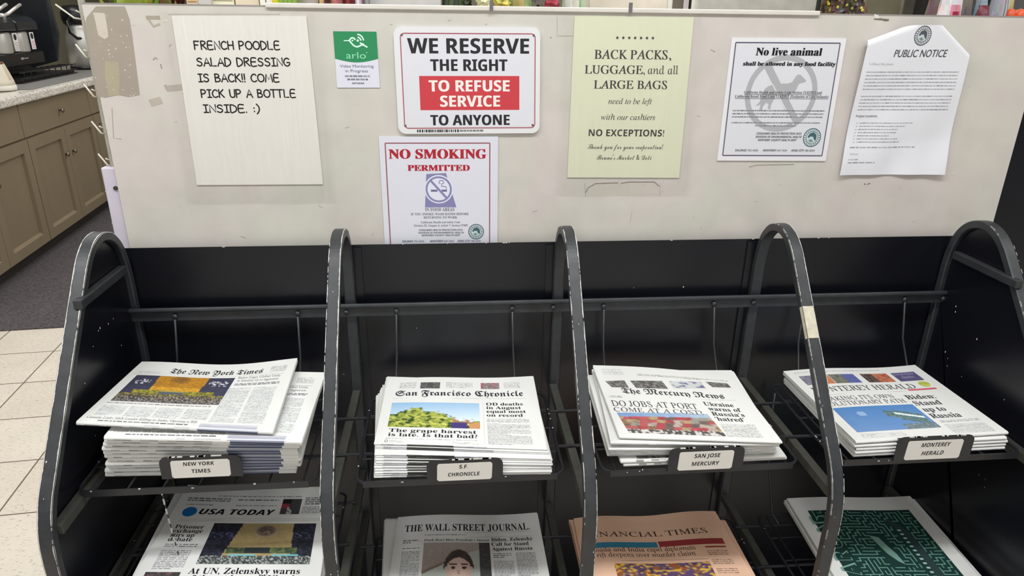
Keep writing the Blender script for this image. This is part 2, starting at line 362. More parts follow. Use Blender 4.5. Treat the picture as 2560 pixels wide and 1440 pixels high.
    def comic(s, t, a0, a1, b, hgt, wd, col=(35, 33, 32)):
        a0, a1, b, hgt = a0 * s.w, a1 * s.w, b * s.d, hgt * s.d
        x = 0; items = []
        for ch in t:
            if ch in COMIC: items.append((ch, x))
            x += ADV.get(ch, .76)
        tot = items[-1][1] + ADV.get(items[-1][0], .76) - .1; k = (a1 - a0) / tot
        for ch, x0 in items:
            for st in COMIC[ch]:
                pts = [(a0 + (x0 + p[0]) * k, b - p[1] * hgt) for p in st]
                if len(pts) > 3:                      # round the curved strokes
                    q = [Vector(p) for p in pts]; out = []
                    for i in range(len(q) - 1):
                        p0, p1, p2, p3 = q[max(i - 1, 0)], q[i], q[i + 1], q[min(i + 2, len(q) - 1)]
                        if ch in 'NM': out.append(tuple(p1)); continue
                        for u in (0, .33, .66): out.append(tuple(.5 * ((2 * p1) + (p2 - p0) * u + (2 * p0 - 5 * p1 + 4 * p2 - p3) * u * u + (3 * p1 - p0 - 3 * p2 + p3) * u ** 3)))
                    out.append(tuple(q[-1])); pts = out
                s.line(pts, wd, col, 2)
                for e in (pts[0], pts[-1]): s.disc(e[0], e[1], wd / 2, col, 2, 8)
    def greek(s, a0, b0, a1, b1, pitch, col=(150, 150, 152), x=.55, seed=0, frac=True, ragged=.0, layer=1, gap=.0018, wl=(.003, .013)):
        """columns of text too small to read: one dash per word"""
        if frac: a0, b0, a1, b1 = a0 * s.w, b0 * s.d, a1 * s.w, b1 * s.d
        r = random.Random(seed + int(a0 * 9000) + int(b0 * 7000)); b = b0
        while b + pitch * x <= b1 + 1e-6:
            a = a0; end = a1 - (a1 - a0) * r.uniform(0, ragged)
            if r.random() < .06: end = a0 + (a1 - a0) * r.uniform(.3, .8)
            while a < end - .001:
                l = min(r.uniform(*wl), end - a); g = r.uniform(-22, 22)
                c = tuple(max(0, min(255, q + g)) for q in col)
                s.poly([(a, b), (a, b + pitch * x), (a + l, b + pitch * x), (a + l, b)], c, layer); a += l + gap
            b += pitch

# ------------------------------------------------------------------ pictures printed on the papers
def vn(x, y, seed=0): return mnoise.noise(Vector((x, y, seed * 7.3)))
def mixc(a, b, t): t = max(0, min(1, t)); return tuple(p + (q - p) * t for p, q in zip(a, b))
def ph_gold(u, v):
    n = vn(u * 40, v * 30, 1); r = random.random()
    if v > .68:
        c = mixc((92, 86, 80), (58, 52, 50), r); 
        if r > .8: c = (176, 168, 150)
        if v < .78 and r > .6: c = (150, 140, 70)
        if v > .9 and r > .6: c = (140, 138, 140)
        return c
    if .36 < u < .6 and v > .56: return (84, 92, 100) if v > .6 else (168, 150, 70)
    if .1 < u < .88 and .55 < v <= .68: return mixc((168, 160, 62), (96, 92, 48), .5 + n)
    l = .24 + .02 * v; rr = .74 - .02 * v
    if l < u < rr:
        e = math.hypot((u - .47) / .1, (v - .13) / .14)
        c = mixc((190, 138, 46), (152, 104, 34), .4 + n * .8 + v * .3)
        if e < 1: c = mixc((118, 84, 44), (168, 120, 44), e * .7 + n * .6)
        if v > .42: c = mixc(c, (226, 176, 60), .45 + n)
        return c
    c = (54, 56, 74)
    if ((.04 < u < .21) or (.77 < u < .97)) and .14 < v < .34 and vn(u * 60, v * 26, 5) > .2: return (196, 196, 206)
    if v > .4: c = mixc(c, (70, 66, 96), .5 + n)
    return mixc(c, (66, 66, 84), n + .3)
def ph_grape(u, v):
    n = vn(u * 22, v * 16, 2) + .5 * vn(u * 50, v * 40, 3)
    top = .62 - .42 * math.exp(-((u - .28) / .13) ** 2) - .25 * math.exp(-((u - .52) / .1) ** 2) - .1 * math.exp(-((u - .1) / .12) ** 2) + .22 * max(0, u - .7) * 2 + n * .12
    if v < top: return mixc((150, 190, 226), (214, 230, 240), v * 1.3 + u * .2)
    if .68 < u < .86 and v > .78: return (74, 62, 124)
    if .7 < u < .93 and .52 < v < .8: return mixc((196, 120, 96), (150, 130, 80), n + .5)
    if u > .88: return (206, 150, 104) if v > .75 else (130, 170, 74)
    return mixc((108, 130, 52), (216, 214, 110), .45 + n * .9) if n > -.35 else (54, 74, 40)
def ph_port(u, v):
    n = vn(u * 18, v * 9, 4)
    if v < .2 + .03 * n: return mixc((124, 156, 202), (176, 192, 210), u + n * .3)
    i, j = int(u * 11 + v * 2), int(v * 6); r = random.Random(i * 31 + j * 7).random()
    if v > .8: return (88, 84, 84) if vn(u * 30, v * 12, 6) > -.1 else (214, 210, 204)
    pal = [(190, 62, 70), (204, 84, 88), (196, 168, 120), (160, 160, 150), (110, 96, 88), (214, 70, 88), (206, 190, 176), (150, 110, 76)]
    return mixc(mixc(pal[int(r * 8)], (150, 132, 126), .25), (90, 80, 78), max(0, n * .9) + .5 * max(0, vn(u * 60, v * 30, 7)))
def ph_sea(u, v):
    c = mixc((84, 132, 190), (112, 148, 198), v + .2 * vn(u * 4, v * 4, 8))
    if math.hypot((u - .27) / .05, (v - .3) / .1) < 1: return (150, 178, 214)
    x = (u - .62); y = v - (.38 + x * .75); n = vn(u * 40, v * 30, 9)
    if -.07 < x < .33 and abs(y) < .13 + .08 * (x > .05):
        if -.11 < y < -.03 and x > .04: return (224, 232, 236)
        return mixc((70, 100, 106), (128, 150, 146), n + .5)
    if v > .78 and u > .6: return mixc((92, 108, 116), (140, 156, 162), n + .5)
    return c
def ph_hall(u, v):
    r = random.random(); n = vn(u * 30, v * 20, 11)
    if v > .8: return (60, 66, 66) if r < .55 else ((176, 180, 176) if r < .8 else (110, 116, 112))
    if .76 < v <= .8 and (.25 < u < .5 or .64 < u < .88): return (120, 190, 196)
    l, q = .29 - .12 * v, .78 + .04 * v
    if .6 < v < .76 and .22 < u < .86: return mixc((112, 128, 76), (52, 62, 56), .5 + n) if not .38 < u < .62 else (44, 50, 54)
    if l < u < q:
        e = math.hypot((u - .53) / .13, (v - .19) / .2)
        if e < 1: return mixc((98, 82, 84), (176, 156, 120), .25 + .75 * abs(math.sin(e * 5.5)) if e > .55 else .25 + n)
        return mixc((186, 166, 118), (160, 140, 96), .4 + n * .4 + v * .3)
    if .22 < v < .40 and vn(u * 40, v * 26, 12) > .22: return (92, 96, 134)
    return mixc((34, 36, 44), (62, 60, 84), n + .3)
def ph_face(u, v):
    n = vn(u * 14, v * 14, 13) * .12
    if u > .83: c = (70, 72, 72)
    elif v < .5 - .55 * u + .1: c = mixc((168, 156, 150), (150, 134, 128), v * 2)
    else: c = (176, 182, 174)
    if abs(v - (.62 - .62 * u)) < .025 and u < .5: c = (120, 100, 86)
    cx, cy = .53, .55; e = math.hypot((u - cx) / .2, (v - cy) / .36)
    if e < 1.1 and (v < cy - .235 + 5 * (u - cx) ** 2 or (abs(u - cx) > .165 and v < cy - .05)): c = (66, 56, 54)
    if e < .94 and v >= cy - .235 + 5 * (u - cx) ** 2 and not (abs(u - cx) > .165 and v < cy - .05):
        c = mixc((222, 194, 182), (186, 156, 144), e * .7 + n)
        for ex in (.45, .61):
            if math.hypot((u - ex) / .035, (v - .52) / .03) < 1: c = (66, 50, 46)
            if abs(u - ex) < .05 and abs(v - .455) < .014: c = (70, 54, 48)
        if abs(u - .53) < .07 and abs(v - .76) < .014: c = (168, 118, 112)
        if abs(u - .535) < .022 and .56 < v < .66: c = (190, 150, 132)
    if v > .86 and u > .5 and v > 1.0 - (u - .5) * .35: c = (186, 152, 134)
    if math.hypot((u - .22) / .2, (v - 1.02) / .2) < 1: c = (36, 42, 38)
    return mixc(c, (255, 255, 255), n)
def ph_fans(u, v):
    n = vn(u * 11, v * 8, 15); q = vn(u * 23, v * 17, 16)
    if q > .25: return (222, 176, 60)
    if n > .15: return (96, 70, 110)
    if n < -.25: return (150, 84, 56)
    return mixc((60, 48, 62), (190, 150, 130), q + .5)
def mosaic(pal, seed, f=14):
    return lambda u, v: mixc(pal[int((vn(u * f, v * f, seed) + 1) * 49) % len(pal)], (128, 124, 124), .25 + .3 * vn(u * f * 2, v * f * 2, seed + 1))
GREYS = [(96, 96, 92), (128, 128, 122), (70, 72, 70), (160, 158, 152), (60, 58, 56)]
# ================================================================== room shell
mb = MB(); mb.box((-6, -3.2, -.06), (7, 12, 0)); fl = obj('floor', mb, M_TILE, org=(0, 0, 0)); struct(fl)
# shift the tile grid so that joints fall where they lie beside the rack
for v in fl.data.vertices: v.co.x -= (-1.553 % .301); v.co.y -= (2.016 % .301)
fl.location = WF(-1.553 % .301, 2.016 % .301); fl.rotation_euler = (0, 0, FYAW)
mb = MB(); mb.box((-6, -3.2, 2.9), (7, 12, 2.98)); struct(obj('ceiling', mb, M_CEIL, rotz=FYAW))
mb = MB(); mb.box((-2.94, -3.2, 0), (-2.86, 12, 2.9)); struct(obj('wall_left', mb, M_WALL, rotz=FYAW))
mb = MB(); mb.box((-2.86, 10.5, 0), (7, 10.6, 2.9)); struct(obj('wall_back', mb, M_FAR, rotz=FYAW))

mb = MB(); mb.box((-2.197, 3.49, 0), (-.72, 8.2, .008)); mt = obj('floor_mat', mb, M_MAT, org=(0, 0, 0), bevel=.003)
mt.rotation_euler = (0, 0, FYAW); tag(mt, 'charcoal entrance mat on tiles in front of the coffee cabinets', 'mat')

# ================================================================== coffee counter (frame of the floor tiles)
def cabinet(y0, y1, label):
    t = thing('base_cabinet', label, 'cabinet', WF(-2.45, (y0 + y1) / 2), FYAW, 'base cabinets under the coffee counter')
    o = (-2.45, (y0 + y1) / 2, 0); X = -2.154
    mb = MB(); mb.box((-2.84, y0 + .001, .09), (X, y1 - .001, .944)); obj('carcass', mb, M_CAB, t, o)
    mb = MB(); mb.box((-2.80, y0 + .001, 0), (-2.2, y1 - .001, .09)); obj('toe_kick', mb, M_TOE, t, o)
    def knob(y, z, par):
        mb = MB(); mb.lathe([(0, 0), (.006, 0), (.006, .014), (.015, .018), (.016, .024), (.010, .029), (0, .03)], (X + .02, y, z), 14, ax='x'); obj('knob', mb, M_KNOB, par, o, smooth=True)
    mb = MB(); mb.box((X, y0 + .004, .742), (X + .015, y1 - .004, .938)); d = obj('drawer', mb, M_CAB, t, o, bevel=.003); knob((y0 + y1) / 2, .84, d)
    ym = (y0 + y1) / 2
    for a, b, ky in ((y0 + .004, ym - .002, ym - .062), (ym + .002, y1 - .004, ym + .062)):
        mb = MB(); fw = .07
        T = X + .024
        mb.box((X, a, .095), (T, a + fw, .733)); mb.box((X, b - fw, .095), (T, b, .733))
        mb.box((X, a + fw, .095), (T, b - fw, .155)); mb.box((X, a + fw, .733 - fw), (T, b - fw, .733)); mb.box((X, a + fw, .155), (X + .006, b - fw, .663))
        mb.poly([(T, a + fw, .155), (T, b - fw, .155), (X + .0058, b - fw, .169), (X + .0058, a + fw, .169)])
        d = obj('door', mb, M_CAB, t, o); knob(ky, .556, d)
cabinet(3.65, 4.724, 'taupe base cabinet with shaker doors nearest the camera, cut by left frame edge')
cabinet(4.726, 5.80, 'taupe base cabinet with one drawer and two shaker doors under speckled worktop')
cabinet(5.802, 6.876, 'far taupe base cabinet mostly hidden behind the beige notice board')
mb = MB(); mb.box((-2.86, 3.63, .945), (-2.10, 7.4, 1.0)); o = obj('worktop', mb, M_GRANITE, org=WF(-2.48, 5.5, .945) * 0, bevel=.012); o.rotation_euler = (0, 0, FYAW)
tag(o, 'speckled pale granite worktop on the taupe cabinets', 'countertop')
mb = MB(); mb.box((-2.5, 4.98, 1.0), (-2.155, 7.1, 1.006)); o = obj('worktop_sheet', mb, M_GREYSHEET, org=(0, 0, 0), bevel=.002); o.rotation_euler = (0, 0, FYAW)  # thin grey sheet laid over the worktop, darker than its granite
tag(o, 'flat grey sheet on the granite worktop in front of the coffee brewer', 'mat')

# brewer
B0 = (-2.62, 5.7, 1.0); t = thing('coffee_brewer', 'black double coffee brewer with steel servers on the left worktop', 'coffee maker', WF(*B0), FYAW)
mb = MB(); mb.box((-2.80, 5.28, 1.006), (-2.62, 6.24, 1.62)); obj('back_housing', mb, M_BLKPL, t, B0, bevel=.01)
mb = MB(); mb.prism([(-2.80, 6.18, 1.006), (-2.44, 6.18, 1.10), (-2.40, 6.2, 1.3), (-2.44, 6.22, 1.7), (-2.80, 6.22, 1.7)], (0, .025, 0)); obj('side_panel', mb, M_GLASSY, t, B0, bevel=.004)
mb = MB(); mb.prism([(-2.62, 5.3, 1.335), (-2.43, 5.3, 1.335), (-2.43, 5.3, 1.385), (-2.47, 5.3, 1.42), (-2.62, 5.3, 1.45)], (0, .31, 0)); mb.prism([(-2.62, 5.63, 1.335), (-2.43, 5.63, 1.335), (-2.43, 5.63, 1.385), (-2.47, 5.63, 1.42), (-2.62, 5.63, 1.45)], (0, .31, 0)); obj('brew_head', mb, M_GLASSY, t, B0, bevel=.006)
mb = MB(); mb.box((-2.62, 5.28, 1.10), (-2.45, 6.0, 1.185)); b = obj('base_panel', mb, M_BLKPL, t, B0, bevel=.008)
mb = MB(); mb.box((-2.449, 5.62, 1.142), (-2.447, 5.66, 1.156)); mb.box((-2.449, 5.67, 1.145), (-2.447, 5.73, 1.152)); obj('badge', mb, M_STEEL, b, B0)
for yy in (5.51, 5.765):
    mb = MB(); mb.lathe([(.0, 0), (.088, 0), (.092, .01), (.092, .125), (.085, .138), (0, .14)], (-2.535, yy, 1.187), 28); s = obj('server', mb, M_STEEL, t, B0, smooth=True)
    mb = MB(); pg = Page(mb, lambda a, b, h: Vector((-2.438 + h, yy + .04 + a, 1.318 - b)), .06, .115)
    mb.box((-2.441, yy + .04, 1.203), (-2.438, yy + .10, 1.318), (238, 236, 232)); pg.disc(.03, .026, .021, (52, 48, 46), 3); pg.greek(.1, .5, .9, .95, .011, (176, 160, 160) if yy < 5.6 else (206, 170, 176), layer=3); obj('hang_tag', mb, M_INK, s, B0, recalc=False)
mb = MB()
for i in range(9): mb.tube([(-2.44, 5.36 + i * .1, 1.012), (-2.34, 5.36 + i * .1, 1.012), (-2.34, 5.36 + i * .1, 1.075), (-2.44, 5.36 + i * .1, 1.075)], .004, 6)
for z in (1.012, 1.04, 1.075): mb.tube([(-2.34, 5.3, z), (-2.34, 6.24, z)], .004, 6)
mb.box((-2.62, 5.3, 1.006), (-2.36, 6.24, 1.03)); obj('drip_tray', mb, M_BLKPL, t, B0)
for yy in (5.4, 5.6):
    mb = MB(); mb.tube([(-2.50, yy, 1.42), (-2.47, yy + .03, 1.44), (-2.45, yy + .10, 1.475), (-2.44, yy + .17, 1.50)], .011, 8); mb.blob((-2.50, yy, 1.425), (.03, .03, .02)); obj('lever', mb, M_STEEL, t, B0, smooth=True)

# airpot
A0 = (-2.43, 6.66, 1.0); t = thing('airpot', 'steel pump airpot with black lid and carry handle beside the board edge', 'thermos', WF(*A0), FYAW)
mb = MB(); mb.lathe([(0, .006), (.105, .006), (.108, .02), (.108, .03), (0, .03)], A0, 28); obj('base', mb, M_BLKPL, t, A0, smooth=True)
mb = MB(); mb.lathe([(.104, .03), (.106, .2), (.10, .26), (.085, .30), (.08, .33), (.082, .36)], A0, 28); obj('body', mb, M_STEEL, t, A0, smooth=True)
mb = MB(); mb.lathe([(0, .36), (.09, .36), (.1, .40), (.1, .45), (.075, .5), (0, .51)], A0, 28); obj('lid', mb, M_BLKPL, t, A0, smooth=True)
mb = MB(); a, b, c = A0; mb.tube([(a, b - .1, c + .42), (a, b - .16, c + .38), (a, b - .165, c + .30), (a + .03, b - .12, c + .255), (a + .06, b - .03, c + .25)], .011, 8); obj('handle', mb, M_BLKPL, t, A0, smooth=True)

# ivory pitcher
P0 = (-2.30, 4.92, 1.0); t = thing('pitcher', 'ivory thermal pitcher with brown lid button at the left frame edge', 'pitcher', WF(*P0), FYAW)
mb = MB(); mb.lathe([(0, .006), (.088, .006), (.090, .02), (.088, .036)], P0, 32); obj('base_ring', mb, mat('white_base_plastic', (228, 222, 210), noise=(20, .04)), t, P0, smooth=True)
mb = MB(); mb.lathe([(.086, .034), (.082, .06), (.068, .11), (.054, .155), (.047, .170), (.02, .176), (0, .176)], P0, 32); B_ = obj('body', mb, M_IVORY, t, P0, smooth=True)
mb = MB(); c_ = Vector(P0); d_ = Vector((.97, -.24, 0)); p_ = Vector((.24, .97, 0))
mb.prism([tuple(c_ + d_ * .040 + p_ * q + Vector((0, 0, z))) for q, z in ((-.014, .156), (.014, .156), (.013, .174), (-.013, .174))], tuple(d_ * .012)); obj('lid_button', mb, mat('brown_button', (120, 84, 52), noise=(30, .1)), t, P0, bevel=.003)
mb = MB(); mb.tube([tuple(c_ + d_ * r_ + Vector((0, 0, z))) for r_, z in ((.052, .152), (.060, .13), (.068, .105), (.075, .08), (.077, .07))], .007, 8); obj('handle', mb, mat('tan_plastic', (206, 190, 156), rough=.4, noise=(20, .05)), t, P0, smooth=True)

# ================================================================== display shelving whose back is the notice board
YB = 1.312
G = thing('display_shelving', 'shop shelving seen from behind, its beige laminate back used as notice board', 'shelving unit', (.26, 1.5, 0))
GO = (.26, 1.5, 0)
XL, XR, ZT = -.605, 1.138, 1.4865
mb = MB(); BC = (210, 205, 200); nx, nz = 60, 24
mb.box((XL, YB, .02), (XR, YB + .011, ZT), BC)
pb = Page(mb, lambda a, b, h: Vector((a, YB - h, b)), 1, 1)
def bpx(px, py): v = on_y(px, py, YB); return (v.x, v.z)
res = (166, 158, 146)
pb.poly([bpx(*q) for q in ((240, 16), (312, 16), (319, 34), (325, 52), (331, 90), (340, 160), (350, 238), (322, 243), (296, 238), (262, 245), (245, 241), (230, 160), (213, 60), (216, 44))], res, 1)
pb.poly([bpx(*q) for q in ((233, 31), (262, 33), (268, 66), (271, 92), (262, 98), (246, 88))], (206, 199, 188), 2)
pb.poly([bpx(*q) for q in ((262, 152), (296, 156), (300, 200), (298, 238), (272, 240), (262, 190))], (176, 170, 146), 2)
rr = random.Random(3)
for i in range(46):
    x, y = rr.uniform(232, 345), rr.uniform(22, 250); q = rr.uniform(.25, .95)
    if x > 318 and y < 60: continue
    c = bpx(x, y); pb.poly([(c[0] + .0022 * q * math.cos(a) * rr.uniform(.4, 1.4), c[1] + .0022 * q * math.sin(a) * rr.uniform(.4, 1.2)) for a in (0, .7, 1.4, 2.1, 2.8, 3.5, 4.2, 4.9, 5.6)], (206, 200, 191), 3)
for pts, w, col in (([(365, 44), (400, 44)], .006, (172, 164, 150)), ([(372, 50), (384, 66), (400, 60)], .004, (180, 172, 160)), ([(405, 52), (420, 52)], .004, (220, 212, 200)), ([(416, 222), (455, 218)], .010, (184, 176, 168)), ([(412, 212), (420, 226)], .005, (178, 170, 162)),
        ([(383, 150), (388, 144), (394, 148)], .002, (160, 152, 144)), ([(401, 160), (405, 172)], .002, (160, 150, 142)), ([(375, 258), (404, 250)], .012, (188, 180, 170)), ([(280, 270), (284, 345), (304, 348)], .0012, (172, 166, 156)),
        ([(1464, 482), (1470, 470), (1488, 459), (1545, 457)], .0017, (140, 134, 124)), ([(1552, 458), (1575, 455), (1636, 455), (1648, 466)], .0017, (140, 134, 124)), ([(1462, 458), (1464, 492)], .001, (176, 170, 162)), ([(1651, 458), (1650, 492)], .001, (186, 180, 170)),
        ([(1872, 418), (1890, 413), (1985, 411)], .0014, (160, 150, 138)), ([(2185, 47), (2222, 50)], .003, (120, 112, 100)), ([(2176, 458), (2168, 461)], .002, (130, 122, 112)), ([(2160, 459), (2164, 462)], .002, (130, 122, 112)),
        ([(1788, 130), (1776, 124)], .0015, (168, 160, 150)), ([(420, 36), (700, 36)], .0012, (186, 180, 172)), ([(1395, 90), (1432, 90)], .0012, (180, 174, 164)), ([(1393, 42), (1393, 92)], .001, (184, 178, 170)), ([(1376, 93), (1378, 95)], .002, (140, 132, 124)),
        ([(830, 245), (835, 330)], .002, (214, 208, 200)), ([(1580, 530), (1575, 556)], .001, (184, 178, 172)), ([(2200, 46), (2212, 52), (2222, 51)], .002, (110, 100, 92))):
    pb.line([bpx(*q) for q in pts], w, col, 2)
for i in range(130):
    x, y = rr.uniform(XL + .02, XR - .02), rr.uniform(1.07, 1.47); l = rr.uniform(.002, .012); a = rr.uniform(0, PI)
    pb.line([(x, y), (x + l * math.cos(a), y + l * math.sin(a) * .5)], rr.uniform(.0006, .0016), rr.choice([(186, 180, 170), (214, 209, 200), (178, 171, 160), (210, 203, 195)]), 2)
pb.poly([bpx(*q) for q in ((1470, 470), (1490, 461), (1636, 459), (1646, 470), (1646, 486), (1466, 492))], (208, 203, 195), 1)
pb.poly([bpx(*q) for q in ((2185, 35), (2196, 38), (2198, 46), (2186, 46))], (226, 222, 212), 4)
obj('notice_board', mb, M_BOARD, G, GO, recalc=False)
mb = MB(); xa, xb = bpx(664, 14)[0], bpx(2048, 36)[0]
mb.box((xa, YB - .004, ZT - .001), (xb, YB + .03, ZT + .007)); obj('top_trim', mb, M_WHITEM, G, GO, bevel=.0015)
M_CAP = mat('grey_edge_cap', (150, 144, 140), noise=(30, .1))
for q0, q1 in ((XL, xa), (xb, XR)): mb = MB(); mb.box((q0, YB, ZT), (q1, YB + .012, ZT + .003)); obj('edge_cap', mb, M_CAP, G, GO)
for px in (1228, 1575):
    v = on_y(px, 20, YB); mb = MB(); mb.box((v.x - .003, YB - .006, ZT - .001), (v.x + .003, YB - .002, ZT + .016)); obj('clip', mb, mat('grey_clip', (110, 108, 112), noise=(30, .1)), G, GO)
M_SIDE = mat('dark_side_frame', (34, 32, 31), noise=(20, .1))
for q0, q1 in ((XL - .004, XL + .036), (XR - .036, XR)): mb = MB(); mb.box((q0, YB + .011, .0), (q1, 1.9, 1.45)); obj('side_frame', mb, M_SIDE, G, GO)
mb = MB(); mb.box((-.6185, 1.328, 0), (-.6085, 1.335, 1.60))
for k in range(24): mb.box((-.6145, 1.3275, .75 + k * .032), (-.6125, 1.3305, .766 + k * .032))
obj('slotted_upright', mb, mat('grey_upright', (176, 172, 160), rough=.45, noise=(25, .1)), G, GO, bevel=.002)
mb = MB(); z1 = on_y(285, 417, 1.325).z; mb.box((-.632, 1.318, .70), (-.606, 1.336, z1)); b = obj('price_strip', mb, M_LAV, G, GO, bevel=.003)
mb = MB(); v = on_y(291, 471, 1.316); mb.lathe([(0, 0), (.004, 0), (.004, .002), (0, .002)], (v.x - .002, 1.316, v.z), 12, ax='y'); obj('rivet', mb, M_TOE, b, GO)
M_HOOK = mat('cream_peg_hook', (206, 200, 184), rough=.4, noise=(60, .08))
for z in (1.463, 1.400, 1.334, 1.270, 1.212, 1.143, 1.082):
    mb = MB(); e = .012 if z > 1.45 else 0
    mb.tube([(-.617, 1.329, z), (-.622 - e * .5, 1.326, z + .002), (-.634 - e * 1.6, 1.325, z + .023)], .0014, 8)
    mb.tube([(-.617, 1.329, z + .010), (-.624, 1.327, z + .014)], .0013, 6); obj('peg_hook', mb, M_HOOK, G, GO, smooth=True)
mb = MB(); mb.box((XL + .02, YB + .012, 1.372), (XR - .02, 1.9, 1.385)); obj('top_shelf', mb, M_WHITEM, G, GO)
mb = MB(); mb.box((XL + .036, YB + .02, .02), (XR - .036, 1.9, .14)); obj('plinth', mb, M_TOE, G, GO)
mb = MB(); mb.box((1.17, 1.36, 0), (1.9, 1.78, 1.36)); mb.box((1.16, 1.35, 1.335), (1.91, 1.79, 1.372)); o = obj('black_cabinet', mb, M_SHEET, org=(1.53, 1.68, 0), bevel=.006)
tag(o, 'plain black metal cabinet showing past the right end of the notice board', 'cabinet')

# ================================================================== notices on the board
def notice(name, corners, w, d, label, cat, out=.0015, film=None, bg=(235, 235, 238), material=None, sheet=True, org_px=None):
    C = [on_y(px, py, YB) for px, py in corners]
    org = sum(C, Vector()) / 4; org.y = YB
    def P(a, b, h):
        s, t = a / w, b / d
        p = (1 - t) * ((1 - s) * C[0] + s * C[1]) + t * ((1 - s) * C[3] + s * C[2])
        return Vector((p.x, YB - out - .0004 - h, p.z))
    mb = MB(); pg = Page(mb, P, w, d)
    if sheet:
        q = [P(0, 0, 0), P(w, 0, 0), P(w, d, 0), P(0, d, 0)]; mb.prism(q, (0, out, 0), bg)
    return mb, pg, P, org
def done(name, mb, org, label, cat, material=M_INK):
    o = obj(name, mb, material, org=org, recalc=False); return tag(o, label, cat, 'notices on the board')
def sleeve(par, P, w, d, org, mgn=(.02, .012, .02, .03)):
    mb = MB(); nx, ny = 10, 14; base = 0
    for j in range(ny + 1):
        for i in range(nx + 1):
            a = -mgn[0] + (w + mgn[0] + mgn[2]) * i / nx; b = -mgn[1] + (d + mgn[1] + mgn[3]) * j / ny
            mb.v.append(tuple(P(a, b, .0018 + .0009 * math.sin(i * 1.3 + j * .4) * math.sin(PI * i / nx))))
    for j in range(ny):
        for i in range(nx): q = j * (nx + 1) + i; mb.face((q, q + nx + 1, q + nx + 2, q + 1))
    obj('plastic_sleeve', mb, M_SLEEVE, par, org, smooth=True, recalc=False)

def seal(pg, s, t, r, dark=(70, 100, 108), k=1.0):
    a, b = s * pg.w, t * pg.d; r = r * pg.w
    pg.disc(a, b, r, (226, 230, 234), 2); pg.ring(a, b, r * .95, r * .1, dark, 3); pg.ring(a, b, r * .66, r * .07, dark, 3)
    for i in range(22):
        an = 2 * PI * i / 22; x, y = a + r * .8 * math.cos(an), b + r * .8 * math.sin(an); pg.line([(x - r * .05 * math.sin(an), y + r * .05 * math.cos(an)), (x + r * .05 * math.sin(an), y - r * .05 * math.cos(an))], r * .12, dark, 4)
    pg.disc(a, b, r * .6, (196, 212, 214), 3)
    pg.poly([(a + r * x, b + r * y) for x, y in ((-.5, -.1), (-.3, -.45), (.1, -.58), (.42, -.35), (.5, 0), (.44, .35), (.25, .2), (.1, -.1), (-.2, -.12), (-.38, .05))], dark, 4)
    pg.poly([(a + r * x, b + r * y) for x, y in ((-.4, .3), (-.05, .15), (.2, .42), (-.1, .52))], mixi(dark, (180, 196, 180)), 4)
def mixi(a, b): return tuple(int((p + q) / 2) for p, q in zip(a, b))

# dressing note
c = [(430, 39), (766, 40), (808, 460), (493, 462)]
mb, pg, P, org = notice('n', c, .2215, .288, '', '', bg=(232, 228, 221))
for tx, a0, a1, b in (('FRENCH POODLE', .129, .774, .186), ('SALAD DRESSING', .132, .833, .28), ('IS BACK!! COME', .128, .742, .371), ('PICK UP A BOTTLE', .13, .855, .462), ('INSIDE. :)', .134, .5625, .551)):
    pg.comic(tx, a0, a1, b, .046, .0022)
o = done('paper_notice', mb, org, 'cream sheet announcing that the salad dressing is back, leftmost notice', 'notice'); sleeve(o, P, .2215, .288, org)

# video sticker
mb, pg, P, org = notice('n', [(833, 78), (941, 79), (950, 219), (843, 219)], .0755, .0945, '', '', out=.0008, bg=(222, 222, 234))
g = (52, 140, 92); pg.poly([(0, 0), (pg.w, 0), (pg.w, .48 * pg.d)] + [(pg.w * (1 - i / 14), pg.d * (.48 + .065 * math.sin(PI * i / 14))) for i in range(15)] + [(0, .48 * pg.d)], g, 1)
lt = (214, 250, 232); w, d = pg.w, pg.d
bird = lambda q: [(x * w, y * d) for x, y in q]
pg.line(bird([(.23, .163), (.36, .16)]), .0016, lt); pg.line(bird([(.36, .16), (.39, .125), (.43, .11), (.47, .118), (.50, .148)]), .0026, lt)
pg.line(bird([(.36, .16), (.41, .21), (.46, .25), (.53, .27), (.60, .25), (.65, .225)]), .0026, lt); pg.line(bird([(.60, .195), (.66, .225), (.77, .275)]), .0024, lt); pg.line(bird([(.63, .215), (.69, .235)]), .004, lt)
pg.disc(.43 * w, .16 * d, .0014, lt, 3); pg.disc(.555 * w, .158 * d, .002, lt, 3)
for r in (.075, .135): pg.line([((.555 + r * math.sin(a)) * w, (.165 - r * .85 * math.cos(a)) * d) for a in (.0, .3, .6, .9, 1.2, 1.5)], .0024, lt)
pg.text('arlo', 'sans', .26, .72, .475, .115, (150, 222, 184)); pg.disc(.745 * w, .37 * d, .0008, lt, 3)
pg.text('Video Monitoring', 'sans', .1, .88, .635, .05, (112, 112, 128)); pg.text('in Progress', 'sans', .22, .74, .72, .05, (112, 112, 128))
pg.greek(.2, .775, .78, .81, .0033, (140, 140, 152), .85, 1, layer=2, gap=.0012, wl=(.004, .009)); pg.greek(.25, .835, .73, .87, .0033, (130, 130, 142), .85, 2, layer=2, gap=.0012, wl=(.004, .009)); pg.text('NETGEAR', 'bold', .36, .64, .935, .03, (60, 60, 68))
done('wall_sticker', mb, org, 'small green and white video monitoring sticker with bird logo', 'sticker')

